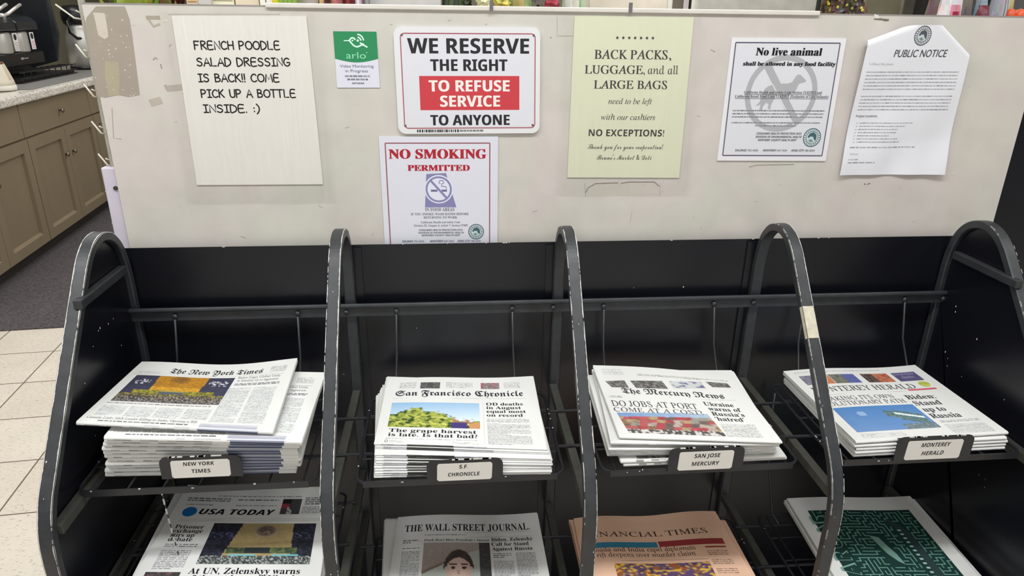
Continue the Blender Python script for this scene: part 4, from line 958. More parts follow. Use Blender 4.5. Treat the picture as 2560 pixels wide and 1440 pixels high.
def pile(fl0, fr0, z0, fl1, fr1, z1, n, depth, K, where, group, fold=None, jit=.003, last=None, col=(229, 229, 226), seed=0, wave=None, first=0, depth_dx=0.0):
    """n folded copies from z0 up to z1; front corners given where the lowest and the topmost show"""
    r = random.Random(seed + 50); A0, B0_, A1, B1 = on_z(*fl0, z0), on_z(*fr0, z0), on_z(*fl1, z1), on_z(*fr1, z1); t = (z1 - z0) / n
    for i in range(n):
        u = i / max(1, n - 1); j = Vector((r.uniform(-jit, jit), r.uniform(-jit, jit) * .8, 0)); q = r.uniform(-jit, jit) * .5
        fl = A0.lerp(A1, u) + j; fr = B0_.lerp(B1, u) + j + Vector((0, q, 0)); fl.z = fr.z = z0 + t * (i + 1) - .0002
        ax = (fr - fl).normalized(); bk = Vector((-ax.y, ax.x, 0)) * depth + ax * depth_dx + Vector((0, r.uniform(-jit, jit), 0))
        rank = n - 1 - i + first
        newspaper([fl + bk, fr + bk, fr, fl], t * .97, K, 'newspaper, %s from top of the %s' % (ORD[rank], where), group, fold, last if i == n - 1 else None, (lambda s, tt, f=(i + 1) / n: wave(s, tt) * f) if wave else None, col, seed * 31 + i)
INKC = (44, 44, 48); BODY = (192, 196, 196)

# --- upper left: gold curtain front page
def pr_gold(pg, photo=True):
    pg.text('The New York Times', 'black', .235, .805, .20, .085, (52, 52, 54))
    pg.line([(.03 * pg.w, .235 * pg.d), (.95 * pg.w, .235 * pg.d)], .0005, (150, 150, 150)); pg.greek(.05, .175, .18, .215, .0032, (190, 190, 190)); pg.greek(.85, .10, .95, .2, .0036, (196, 196, 196))
    if photo: pg.grid(.06, .255, .652, .69, 90, 46, ph_gold)
    for k, (b, a0, a1) in enumerate(((.275, .67, .93), (.325, .675, .925))): pg.text(('Biden Urges Global Unity', 'in Standing Up to Aggression')[k], 'roman', a0, a1, b, .033, (120, 120, 124))
    pg.greek(.67, .355, .94, .40, .0042, (140, 140, 144), .7, 5)
    for a0, a1 in ((.655, .785), (.80, .935)): pg.greek(a0, .43, a1, .93, .0030, BODY, .55, int(a0 * 99), gap=.0012, wl=(.002, .008))
    pg.greek(.05, .71, .62, .735, .0042, (150, 150, 152), .7, 8)
    for i in range(4): pg.greek(.05 + i * .15, .76, .185 + i * .15, .905, .0030, BODY, .55, i, gap=.0012, wl=(.002, .008))
    pg.text('Canada Links Sikh Leader Killing to India, Opening a Rift', 'roman', .03, .60, .955, .03, (136, 136, 140))
    pg.greek(.10, .975, .56, 1.0, .004, (120, 120, 122), .7, 12)
    pg.grid(.62, .955, .915, 1.02, 14, 3, lambda u, v: mixc((206, 206, 212), (140, 142, 160), v * .8 + .2 * vn(u * 5, v * 3)))
def fold_gold(s, f):
    if .62 < s < .915: return (206, 208, 214) if f < .3 else (140, 144, 160) if f < .5 else (66, 72, 100)  # dark photo wraps the fold; pale upper strip is a highlight put into the colour
    if .05 < s < .56 and .45 < f < .8 and random.random() < .8: return random.choice([(176, 176, 176), (146, 146, 146), (200, 200, 200)])
    if .35 < s < .6 and .1 < f < .4 and random.random() < .5: return (196, 196, 198)
    return None
def mixq(a, b, t): return tuple(int(p + (q - p) * t) for p, q in zip(a, b))
WH1 = 'tall stack in the upper left tray'; GR1 = 'newspapers in the upper left tray'
pile((270, 1190), (745, 1180), .767, (255, 1088), (750, 1097), .8605, 11, .218, 2, WH1, GR1, fold_gold, .004, pr_gold, seed=1, depth_dx=-.022)
newspaper(quad((355, 907), (744, 898), (683, 1076), (192, 1052), (.870, .875, .8695, .877)), .0072, 3, 'top folded newspaper in the upper left tray, with a photo of a gold stage backdrop', GR1, fold_gold, pr_gold, lambda s, t: -.005 * math.sin(PI * s) * (1 - t) + .003 * math.sin(PI * 2 * s + 1) * (1 - t), seed=2, na=26)

# --- second: grape harvest
def pr_grape(pg):
    g2 = (186, 186, 188)
    for a0, a1 in ((.09, .2), (.4, .58), (.79, .90)): pg.greek(a0, .09, a1, .20, .0048, g2, .45, int(a0 * 50))
    pg.grid(.229, .09, .36, .192, 16, 8, mosaic([(70, 72, 70), (84, 86, 84), (60, 62, 60), (120, 122, 118)], 3, 5)); pg.grid(.635, .093, .76, .19, 16, 8, mosaic([(140, 140, 140), (96, 98, 98), (190, 72, 92), (170, 170, 170)], 8, 6))
    pg.text('San Francisco Chronicle', 'black', .072, .912, .308, .085, (40, 44, 52)); pg.line([(.06 * pg.w, .345 * pg.d), (.93 * pg.w, .345 * pg.d)], .0004, (170, 170, 172))
    pg.grid(.06, .415, .62, .775, 90, 44, ph_grape)
    pg.text('The grape harvest', 'serif', .073, .597, .843, .045, INKC); pg.text('is late. Is that bad?', 'serif', .072, .602, .90, .045, INKC)
    for k, (tx, a1) in enumerate((('OD deaths', .90), ('in August', .885), ('equal most', .912), ('on record', .89))): pg.text(tx, 'serif', .664, a1, .445 + k * .0535, .04, INKC)
    pg.greek(.664, .635, .925, .69, .0042, g2, .5, 4)
    for b0 in (.70,): pg.greek(.664, b0, .925, .975, .0031, (184, 184, 186), .5, 6, gap=.0012, wl=(.002, .008))
    pg.line([(.645 * pg.w, .40 * pg.d), (.645 * pg.w, .97 * pg.d)], .0003, (190, 190, 190))
    pg.greek(.06, .925, .6, .945, .0036, (196, 196, 198), .5, 9); pg.text('O', 'serif', .058, .078, .985, .035, (150, 150, 150)); pg.greek(.085, .955, .17, .985, .0036, (206, 206, 206), .5, 10); pg.greek(.45, .955, .61, .985, .0036, (206, 206, 206), .5, 11)
def fold_grape(s, f):
    if .20 < s < .455: return (58, 58, 56) if random.random() < .75 else (92, 92, 88)
    if f < .25: return None
    if .04 < s < .215 or .46 < s < .66: return random.choice([(176, 176, 180), (160, 160, 164), (196, 196, 200)])
    return (206, 206, 210) if f > .5 else None
WH2 = 'upper stack, second tray from left'; GR2 = 'newspapers in the upper tray second from left'
pile((935, 1196), (1376, 1186), .767, (938, 1134), (1379, 1145), .7985, 10, .262, 2, WH2, GR2, fold_grape, .0022, None, seed=3, first=2, depth_dx=-.030)
pile((936, 1120), (1370, 1135), .7985, (936, 1114), (1369, 1129), .8035, 2, .238, 2, WH2, GR2, fold_grape, .002, None, seed=4, depth_dx=-.030)
newspaper(quad((970, 947), (1332, 940), (1367, 1122), (935, 1108), .8065), .0028, 2, 'top newspaper of the upper stack with a grape harvest photo under blue sky', GR2, fold_grape, pr_grape, lambda s, t: .002 * math.sin(PI * 2 * s) * (1 - t), seed=5, na=26)

# --- third: container port
def pr_port(pg):
    pg.greek(.05, .06, .2, .16, .006, (196, 196, 196), .35, 1); pg.greek(.3, .12, .95, .15, .004, (176, 176, 174), .5, 2)
    for q, f in (([(.045, .255), (.185, .235), (.195, .345), (.075, .345)], 3), ([(.225, .235), (.455, .215), (.47, .335), (.245, .345)], 5), ([(.775, .165), (.93, .165), (.935, .24), (.80, .25)], 9)): pg.grid(0, 0, 0, 0, 18, 8, mosaic(GREYS, f, 6), quad=q)
    pg.grid(0, 0, 0, 0, 16, 7, lambda u, v: (92, 92, 140) if vn(u * 7, v * 5, 33) > .22 else (206, 208, 208), quad=[(.50, .21), (.74, .175), (.75, .28), (.51, .32)])
    n = 1
    def warp(a, b): return b
    pg.text('The Mercury News', 'black', .135, .835, .432, .082, (58, 60, 60)); pg.line([(.03 * pg.w, .49 * pg.d), (.9 * pg.w, .45 * pg.d)], .0005, (170, 170, 170)); pg.greek(.04, .47, .12, .50, .0036, (180, 180, 180))
    pg.text('DO JOBS AT PORT', 'roman', .03, .60, .615, .075, (74, 74, 76)); pg.text('COME AT A COST?', 'roman', .03, .612, .69, .055, (84, 84, 86))
    pg.grid(0, 0, 0, 0, 80, 34, ph_port, quad=[(.04, .705), (.64, .675), (.672, .962), (.07, .958)])
    for k, (tx, a0, a1) in enumerate((('Ukraine', .657, .855), ('warns of', .667, .882), ('Russia\u2019s', .67, .88), ('\u2018hatred\u2019', .672, .86))): pg.text(tx, 'serif', a0, a1, .552 + k * .0695, .052, (62, 62, 64))
    pg.greek(.68, .80, .9, .975, .0034, (190, 190, 188), .5, 6)
WH3 = 'loose upper stack, third tray from left'; GR3 = 'newspapers in the upper tray third from left'
fold_w = lambda s, f: (random.choice([(200, 200, 200), (186, 186, 188), (214, 214, 214)]) if f > .4 else None)
def fold_low(s, f): return (150, 150, 146) if .1 < s < .35 and f < .5 and random.random() < .6 else None
pile((1556, 1166), (1962, 1148), .767, (1551, 1152), (1963, 1138), .779, 2, .245, 2, WH3, GR3, fold_low, .002, lambda pg: pg.grid(.1, .80, .36, .99, 20, 8, mosaic(GREYS, 41, 6)), seed=6, first=7)
pile((1522, 1140), (1936, 1133), .779, (1520, 1122), (1938, 1118), .801, 5, .255, 2, WH3, GR3, fold_w, .003, None, seed=7, first=2)
pile((1526, 1112), (1946, 1112), .801, (1530, 1104), (1950, 1108), .812, 2, .256, 2, WH3, GR3, fold_w, .003, None, seed=8, wave=lambda s, t: .006 * (1 - t) * max(0, .5 - s))
newspaper(quad((1482, 913), (1824, 935), (1955, 1103), (1548, 1090), (.824, .819, .8185, .8185)), .0045, 2, 'top newspaper of the loose upper stack with a photo of red containers at a port', GR3, None, pr_port, lambda s, t: .003 * math.sin(PI * s * 1.3) * (1 - t) + .0022 * (s > .8) * (s - .8) * 5 * math.sin(PI * t), seed=9, na=26)

# --- fourth: aircraft over blue
def pr_sea(pg):
    pg.greek(.06, .045, .7, .062, .004, (170, 170, 174), .5, 1)
    for a0, a1, pal, sd in ((.065, .185, [(120, 116, 140), (96, 92, 124), (150, 150, 166)], 2), (.195, .27, [(226, 130, 72), (220, 120, 66)], 3), (.275, .37, [(112, 116, 100), (80, 86, 74), (140, 140, 120)], 4), (.37, .465, [(80, 92, 168), (88, 100, 176)], 5), (.515, .60, [(56, 48, 46), (120, 90, 76), (40, 34, 34)], 6), (.60, .715, [(222, 128, 78), (216, 118, 70), (160, 70, 52)], 7), (.75, .925, [(74, 66, 116), (82, 74, 124)], 8)):
        pg.grid(a0, .105, a1, .245, 14, 8, mosaic(pal, sd, 5))
    pg.text('EVERYDAY', 'bold', .76, .91, .15, .03, (150, 148, 184)); pg.text('classics', 'bitalic', .79, .88, .20, .04, (160, 158, 190))
    pg.text('MONTEREY HERALD', 'roman', .06, .80, .36, .072, (64, 66, 70)); pg.disc(.885 * pg.w, .305 * pg.d, .011, (196, 204, 92), 2); pg.greek(.85, .285, .92, .32, .003, (150, 160, 70), .4, 3, layer=3)
    pg.R(.72, .37, .925, .392, (206, 96, 112), 2)
    pg.line([(.07 * pg.w, .385 * pg.d), (.7 * pg.w, .395 * pg.d)], .0005, (150, 150, 152)); pg.greek(.07, .40, .5, .42, .0034, (190, 190, 192))
    pg.text('MAKING ITS OWN', 'roman', .06, .565, .49, .055, (96, 98, 104)); pg.text('EVOLUTIONARY PATH', 'roman', .0, .605, .56, .055, (96, 98, 104))
    pg.grid(.065, .588, .622, .905, 80, 40, ph_sea)
    for k, (tx, a0, a1) in enumerate((('Biden:', .637, .842), ('Stand', .64, .828), ('up to', .645, .80), ('Russia', .642, .845))): pg.text(tx, 'serif', a0, a1, .518 + k * .09, .062, (66, 66, 70))
    pg.greek(.66, .82, .93, .86, .0042, (178, 178, 182), .5, 7); pg.greek(.66, .875, .93, .99, .0030, (190, 192, 192), .5, 8, gap=.0012, wl=(.002, .008)); pg.greek(.07, .93, .35, .985, .0034, (204, 204, 206), .5, 9)
def fold_sea(s, f):
    if .25 < s < .47: return random.choice([(50, 50, 50), (84, 84, 84)])
    if f > .55: return random.choice([(186, 186, 188), (204, 204, 206), (170, 170, 172)])
    return None
WH4 = 'stack in the upper right tray'; GR4 = 'newspapers in the upper right tray'
pile((2134, 1142), (2509, 1122), .767, (2138, 1112), (2517, 1091), .792, 4, .262, 3, WH4, GR4, fold_sea, .0025, None, seed=10)
newspaper(quad((1958, 928), (2287, 912), (2519, 1078), (2138, 1102), .799), .0062, 3, 'top newspaper in the upper right tray with a blue sky photo', GR4, fold_sea, pr_sea, lambda s, t: .0025 * math.sin(PI * 2 * s) * (1 - t), seed=11, na=26)

# --- lower left: stage in an assembly hall
def pr_hall(pg):
    g2 = (150, 152, 154)
    pg.greek(.24, .10, .80, .112, .0042, (150, 150, 152), .6, 31, gap=.002); pg.greek(.055, .13, .335, .165, .0062, (120, 122, 126), .55, 1, gap=.002); pg.greek(.385, .135, .655, .165, .0062, (120, 122, 126), .55, 2, gap=.002); pg.greek(.06, .195, .33, .215, .005, g2, .5, 3); pg.greek(.385, .195, .655, .215, .005, g2, .5, 4)
    pg.grid(.683, .13, .808, .285, 20, 14, lambda u, v: (34, 34, 36) if v < .3 and u < .5 else ((190, 186, 190) if .3 < u < .6 and v > .5 and vn(u * 6, v * 6, 3) > -.1 else ((150, 60, 72) if v < .6 and u < .4 else (72, 72, 74)))); pg.greek(.83, .115, .96, .19, .006, (112, 114, 118), .55, 5); pg.greek(.82, .21, .96, .285, .0042, g2, .5, 6)
    pg.disc(.11 * pg.w, .272 * pg.d, .0135, (28, 112, 180), 2, 40); pg.text('USA TODAY', 'boldit', .172, .652, .293, .052, (20, 20, 24), fat=.0003)
    for b in (.345, .362): pg.line([(.075 * pg.w, b * pg.d), (.955 * pg.w, (b - .015) * pg.d)], .0005, (150, 150, 152))
    for k, (tx, a1) in enumerate((('Prisoner', .248), ('exchange', .252), ('stirs up', .215), ('debate', .215))): pg.text(tx, 'serif', .073, a1, .43 + k * .0375, .034, (34, 34, 38))
    pg.greek(.07, .565, .26, .60, .0048, (140, 140, 144), .5, 7); pg.greek(.07, .62, .24, .78, .0042, (160, 160, 164), .5, 8)
    pg.grid(.30, .375, .93, .73, 90, 50, ph_hall)
    pg.text('At UN, Zelenskyy warns', 'serif', .28, .885, .808, .046, (26, 26, 30)); pg.text('of threat beyond Ukraine', 'serif', .28, .92, .865, .046, (26, 26, 30))
    pg.grid(.05, .795, .24, .95, 20, 14, mosaic([(40, 38, 40), (60, 56, 56), (120, 80, 76), (50, 52, 52)], 12, 4))
WH5 = 'low stack in the lower left tray'; GR5 = 'newspapers in the lower left tray'
pile((305, 1512), (795, 1512), .571, (301, 1504), (793, 1504), .597, 4, .285, 2, WH5, GR5, None, .003, None, seed=12, depth_dx=-.030)
newspaper(quad((470, 1212), (832, 1216), (793, 1500), (300, 1500), .604), .006, 3, 'top newspaper in the lower left tray with a blue dot beside its title', GR5, None, pr_hall, lambda s, t: -.004 * math.sin(PI * s) * (1 - t) ** 2, seed=13, na=26)

# --- lower second: portrait
def pr_face(pg):
    pg.text('THE WALL STREET JOURNAL.', 'serif', .062, .93, .213, .085, (34, 36, 42))
    pg.line([(.05 * pg.w, .245 * pg.d), (.94 * pg.w, .238 * pg.d)], .0005, (140, 142, 146)); pg.greek(.2, .26, .92, .285, .005, (166, 168, 172), .5, 1); pg.line([(.05 * pg.w, .30 * pg.d), (.94 * pg.w, .295 * pg.d)], .0005, (160, 162, 166))
    pg.text('Fresh Don\u2019t Have Everybody\u2019s Interest', 'bitalic', .2, .642, .345, .027, (40, 40, 46))
    pg.grid(.2, .362, .642, 1.0, 70, 78, lambda u, v: ph_face(u, v * 1.12))
    for k, (tx, a1) in enumerate((('Biden, Zelensky', .937), ('Call for Stand', .905), ('Against Russia', .926))): pg.text(tx, 'serif', .655, a1, .345 + k * .057, .041, (34, 36, 42))
    pg.greek(.66, .49, .78, .56, .0048, (140, 142, 148), .5, 3); pg.greek(.81, .49, .94, .99, .0036, (150, 152, 156), .5, 4, gap=.0012, wl=(.002, .008)); pg.greek(.66, .58, .79, .99, .0036, (150, 152, 156), .5, 5, gap=.0012, wl=(.002, .008))
    pg.greek(.06, .32, .165, .38, .006, (120, 122, 128), .55, 6); pg.greek(.06, .42, .175, .435, .004, (110, 112, 118), .5, 7); pg.greek(.06, .46, .18, .99, .0036, (150, 152, 156), .5, 8, gap=.0012, wl=(.002, .008))
WH6 = 'lower stack, second tray from left'; GR6 = 'newspapers in the lower tray second from left'
pile((956, 1560), (1390, 1560), .459, (958, 1548), (1388, 1548), .494, 6, .262, 2, WH6, GR6, None, .004, None, seed=14, depth_dx=-.034)
def ext(q, k): return [q[0], q[1], q[1] + (q[2] - q[1]) * k, q[0] + (q[3] - q[0]) * k]
newspaper(ext(quad((995, 1293), (1342, 1281), (1384, 1500), (964, 1500), .50), 1.2), .0055, 3, 'top newspaper of the lower stack with a portrait photo under its title', GR6, None, pr_face, lambda s, t: .003 * math.sin(PI * 2 * s) * (1 - t), seed=15, dprint=1 / 1.2, na=26)

# --- lower third: salmon paper
def pr_fans(pg):
    k = (58, 46, 40)
    pg.text('FINANCIAL TIMES', 'roman', .055, .865, .277, .062, k)
    pg.R(.05, .348, .505, .415, (58, 128, 158), 2); pg.R(.515, .342, .94, .408, (154, 56, 60), 2)
    pg.text('Canada and India expel diplomats', 'roman', -.005 + .04, .735, .462, .052, k); pg.text('as rift deepens over murder claim', 'roman', .04, .722, .527, .052, k)
    pg.line([(.04 * pg.w, .575 * pg.d), (.78 * pg.w, .575 * pg.d)], .0006, (140, 116, 100)); pg.R(.80, .432, .935, .448, (150, 66, 62), 2)
    for i in range(5): pg.greek(.80, .48 + i * .1, .93, .55 + i * .1, .0048, (170, 138, 120), .5, i)
    pg.grid(.19, .605, .78, 1.0, 70, 50, ph_fans)
WH7 = 'salmon pink stack, lower tray'; GR7 = 'salmon pink newspapers in the lower tray'
SAL = (238, 196, 168)
pile((1484, 1560), (1946, 1560), .459, (1482, 1548), (1944, 1548), .492, 4, .262, 2, WH7, GR7, None, .003, None, col=SAL, seed=16, depth_dx=-.019)
newspaper(ext(quad((1434, 1296), (1788, 1278), (1917, 1500), (1476, 1500), .50), 1.2), .0075, 3, 'top salmon pink newspaper in the lower tray third from left', GR7, None, pr_fans, lambda s, t: .003 * math.sin(PI * 3 * s) * (1 - t), col=SAL, seed=17, dprint=1 / 1.2, na=26)

# --- lower right: maze page
def pr_maze(pg):
    DK, LT = (22, 56, 52), (112, 160, 144); a0, b0, a1, b1 = .10, .15, .90, 1.0
    pg.R(a0, b0, a1, b1, DK, 1)
    nx, ny = 26, 28; r = random.Random(9); seen = {(0, 0)}; st = [(0, 0)]; op = set()
    while st:
        x, y = st[-1]; nb = [(x + p, y + q) for p, q in ((1, 0), (-1, 0), (0, 1), (0, -1)) if 0 <= x + p < nx and 0 <= y + q < ny and (x + p, y + q) not in seen]
        if not nb: st.pop(); continue
        q = r.choice(nb); seen.add(q); op.add(frozenset(((x, y), q))); st.append(q)
    cw, ch = (a1 - a0) * pg.w / nx, (b1 - b0) * pg.d / ny; A, B = a0 * pg.w, b0 * pg.d; wd = .0021
    free = lambda x, y: (x > 18.4 and x < 21.6 and 4 < y < 24) or (10.5 < x < 15.2 and 8 < y < 19) or (x < 4.5 and (3 < y < 9 or y > 12))
    for x in range(nx):
        for y in range(ny):
            if x + 1 < nx and frozenset(((x, y), (x + 1, y))) not in op and not free(x + 1, y + .5): pg.poly([(A + (x + 1) * cw - wd / 2, B + y * ch - wd / 2), (A + (x + 1) * cw + wd / 2, B + y * ch - wd / 2), (A + (x + 1) * cw + wd / 2, B + (y + 1) * ch + wd / 2), (A + (x + 1) * cw - wd / 2, B + (y + 1) * ch + wd / 2)], LT, 2)
            if y + 1 < ny and frozenset(((x, y), (x, y + 1))) not in op and not free(x + .5, y + 1): pg.poly([(A + x * cw - wd / 2, B + (y + 1) * ch - wd / 2), (A + x * cw - wd / 2, B + (y + 1) * ch + wd / 2), (A + (x + 1) * cw + wd / 2, B + (y + 1) * ch + wd / 2), (A + (x + 1) * cw + wd / 2, B + (y + 1) * ch - wd / 2)], LT, 2)
    pg.line([(.66 * pg.w, .26 * pg.d), (.74 * pg.w, .40 * pg.d), (.74 * pg.w, .86 * pg.d)], .016, (44, 62, 64), 3)
    for k in range(12): pg.rect(.685 * pg.w, (.36 + k * .04) * pg.d, .71 * pg.w, (.376 + k * .04) * pg.d, (170, 200, 190), 4)
    pg.poly([(a * pg.w, b * pg.d) for a, b in ((.44, .42), (.50, .44), (.52, .52), (.545, .60), (.555, .70), (.52, .67), (.48, .60), (.46, .52))], (120, 158, 146), 3)
    for ch_, b in (('S', .26), ('N', .36), ('O', .52), ('R', .64), ('A', .76), ('C', .90)): pg.text_rot(ch_, 'bold', .20 * pg.w, b * pg.d + .010, .034, -PI / 2, (128, 168, 154), 0, 3); pg.text_rot(ch_, 'bold', .193 * pg.w, b * pg.d + .008, .027, -PI / 2, DK, 0, 4)
WH8 = 'stack in the lower right tray'; GR8 = 'newspapers in the lower right tray'
pile((2118, 1512), (2505, 1512), .459, (2112, 1506), (2500, 1508), .492, 4, .288, 2, WH8, GR8, None, .0045, None, seed=18, depth_dx=-.004)
newspaper(quad((1967, 1246), (2275, 1240), (2497, 1500), (2122, 1500), .50), .0075, 3, 'top newspaper in the lower right tray, its page covered by a green maze', GR8, None, pr_maze, lambda s, t: .002 * math.sin(PI * 2 * s) * (1 - t), seed=19, na=26)

# ================================================================== goods on the top shelf behind the board
ZS = 1.385
def X_(px, Y): return on_y(px, 15, Y).x
def goods(name, mb, label, cat, px, Y, material=M_PROD, group=None, smooth=False, bevel=0):
    o = obj(name, mb, material, org=(X_(px, Y), Y, ZS), smooth=smooth, bevel=bevel); return tag(o, label, cat, group)
def leafy(px0, px1, Y, h, col, name, label, cat, n=26, seed=0, ribs=None):
    r = random.Random(seed); mb = MB(); x0, x1 = X_(px0, Y), X_(px1, Y); c = (x0 + x1) / 2; w = (x1 - x0) / 2
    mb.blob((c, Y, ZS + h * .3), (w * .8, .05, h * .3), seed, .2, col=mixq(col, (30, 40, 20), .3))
    for k in range(n):
        a = r.uniform(0, 2 * PI); rad = r.uniform(.1, 1); bx_, by = c + w * .7 * rad * math.cos(a), Y + .05 * rad * math.sin(a); l = h * r.uniform(.55, 1.0); tw = r.uniform(.012, .026); le = Vector((math.cos(a), math.sin(a) * .5, 0)) * r.uniform(.0, .02)
        cc = tuple(max(0, min(255, q + r.randint(-28, 28))) for q in (ribs if ribs and r.random() < .3 else col)); t = Vector((-math.sin(a), math.cos(a), 0)) * tw; B = Vector((bx_, by, ZS + h * .05)); up = Vector((0, 0, l))
        ps = [B, B + up * .5 + t * .8 + le * .5, B + up * .8 + t * .6 + le, B + up + le * 1.4, B + up * .8 - t * .6 + le, B + up * .5 - t * .8 + le * .5]; mid = B + up * .55 + le * .2 + Vector((math.cos(a), math.sin(a), 0)) * .006
        for i in range(6): mb.poly([ps[i], ps[(i + 1) % 6], mid], cc)
    return goods(name, mb, label, cat, (px0 + px1) / 2, Y, M_LEAF)
def carton(px0, px1, Y, dy, z1, col, name, label, cat, stripes=(), group=None):
    mb = MB(); x0, x1 = X_(px0, Y), X_(px1, Y); mb.box((x0, Y, ZS), (x1, Y + dy, z1), col)
    for a, b, c2 in stripes: mb.box((x0 + .002, Y - .0006, a), (x1 - .002, Y + .0004, b), c2)
    mb.box((x0 - .0008, Y - .0008, z1 - .006), (x1 + .0008, Y + dy + .0008, z1), tuple(max(0, q - 8) for q in col)); return goods(name, mb, label, cat, (px0 + px1) / 2, Y, group=group)
def bottle(px, Y, rad, h, col, capc, name, label, cat, group=None, lab=None):
    mb = MB(); c = (X_(px, Y), Y, ZS); mb.lathe([(0, 0), (rad, .002), (rad, h * .62), (rad * .85, h * .7), (rad * .4, h * .8), (rad * .38, h * .93)], c, 20, col); mb.lathe([(rad * .45, h * .9), (rad * .45, h), (0, h)], c, 16, capc)
    if lab: mb.lathe([(rad * 1.015, h * .2), (rad * 1.015, h * .55)], c, 20, lab)
    return goods(name, mb, label, cat, px, Y, group=group, smooth=True)
def bag(px0, px1, Y, h, col, name, label, cat, material=M_PROD, decor=(), seed=0, group=None):
    x0, x1 = X_(px0, Y), X_(px1, Y); mb = MB(); nx, nz = 12, 14; c = (x0 + x1) / 2; base = 0; r = random.Random(seed)
    for sgn in (-1, 1):
        b0 = len(mb.v)
        for j in range(nz + 1):
            for i in range(nx + 1):
                u, v = i / nx, j / nz; th = .035 * math.sin(PI * u) ** .7 * max(0, (1 - v)) ** .4 * (.35 + .65 * min(1, v * 6 + .3)) + .003 * mnoise.noise(Vector((u * 5, v * 6, seed)))
                mb.v.append((x0 + (x1 - x0) * (u + (.04 * math.sin(v * 9 + seed) * (u - .5))), Y + sgn * max(0, th), ZS + h * v))
        for j in range(nz):
            for i in range(nx):
                q = b0 + j * (nx + 1) + i; u, v = (i + .5) / nx, (j + .5) / nz; cc = col
                for (ua, ub, va, vb, c3) in decor:
                    if ua < u < ub and va < v < vb: cc = c3
                cc = tuple(max(0, min(255, p + r.randint(-14, 14))) for p in cc); mb.face((q, q + 1, q + nx + 2, q + nx + 1) if sgn < 0 else (q, q + nx + 1, q + nx + 2, q + 1), cc)
    return goods(name, mb, label, cat, (px0 + px1) / 2, Y, material, group, smooth=True)
leafy(286, 326, 1.46, .16, (150, 170, 66), 'lettuce', 'small green lettuce leaves above the left end of the board', 'lettuce', 22, 1)
leafy(340, 392, 1.47, .15, (128, 158, 64), 'lettuce', 'green lettuce between the leftmost lettuce and the red lettuce', 'lettuce', 30, 2)
leafy(384, 466, 1.50, .16, (112, 40, 44), 'lettuce', 'red and green leaf lettuce behind the board edge', 'lettuce', 40, 3, ribs=(126, 150, 60))
carton(468, 496, 1.45, .06, 1.60, (222, 196, 172), 'carton', 'small peach carton beside the red lettuce', 'carton', ((1.494, 1.4965, (180, 150, 90)),))
carton(497, 529, 1.45, .08, 1.60, (208, 202, 196), 'carton', 'light grey carton next to the peach carton', 'carton')
ST = ((1.497, 1.4985, (170, 164, 130)), (1.503, 1.505, (150, 146, 110)), (1.510, 1.513, (176, 170, 134)))
carton(532, 586, 1.46, .10, 1.58, (240, 236, 210), 'carton', 'cream striped carton, leftmost of the two cream ones', 'carton', ST, 'cream cartons above the salad dressing note')
carton(590, 648, 1.46, .10, 1.58, (232, 216, 190), 'carton', 'cream and peach striped carton right of its cream twin', 'carton', ST[1:], 'cream cartons above the salad dressing note')
carton(651, 664, 1.45, .06, 1.60, (244, 240, 230), 'carton', 'narrow white carton left of the yellow bottles', 'carton'); carton(667, 685, 1.45, .06, 1.59, (240, 236, 226), 'carton', 'second narrow white carton touching the yellow bottle', 'carton')
bottle(691, 1.45, .007, .24, (226, 216, 60), (180, 150, 30), 'bottle', 'slim yellow bottle at the left of the green bottle row', 'bottle')
for k, px in enumerate((705, 716, 727, 738)): bottle(px, 1.45, .0048, .24, (150, 186, 92), (60, 90, 40), 'bottle', '%s slim green bottle counted from the yellow bottle' % ('first', 'second', 'third', 'fourth')[k], 'bottle', 'slim green bottles')
mb = MB(); c = (X_(775, 1.5), 1.5, ZS); mb.lathe([(0, .001), (.03, .001), (.032, .006), (.018, .02), (.017, .09), (.02, .10), (.03, .118), (.034, .128), (.032, .129), (.026, .116), (0, .112)], c, 24, (236, 230, 226)); goods('bowl', mb, 'white footed bowl between green bottles and brown packages', 'bowl', 775, 1.5, smooth=True)
bag(792, 828, 1.5, .2, (126, 84, 78), 'snack_pack', 'brown snack pack beside the white bowl', 'package', decor=((.3, .7, .4, .7, (200, 170, 120)),), seed=1); bag(830, 856, 1.47, .2, (196, 118, 118), 'snack_pack', 'pink snack pack between brown and dark red packs', 'package', seed=2)
bag(858, 888, 1.5, .2, (150, 60, 60), 'snack_pack', 'dark red snack pack beside the white box', 'package', seed=3); bag(889, 910, 1.47, .19, (232, 214, 226), 'snack_pack', 'pale pink snack pack touching the large white box', 'package', seed=4)
carton(914, 922, 1.45, .03, 1.60, (150, 150, 154), 'carton', 'thin grey carton edge before the large white box', 'carton'); carton(925, 1102, 1.47, .2, 1.62, (206, 203, 200), 'box', 'large pale grey box standing above the refusal sign', 'box')
mb = MB()
for k in range(5):
    x0 = X_(1106 + k * 13, 1.46); mb.tube([(x0, 1.44, 1.40 + .02 * (k % 2)), (x0 + .006, 1.48, 1.48), (x0 + .012, 1.50, 1.56)], .008, 8, col=(62, 78, 38) if k % 2 else (40, 52, 28))
goods('cucumber_pack', mb, 'dark green cucumbers right of the large pale grey box', 'cucumber', 1135, 1.46, M_LEAF)
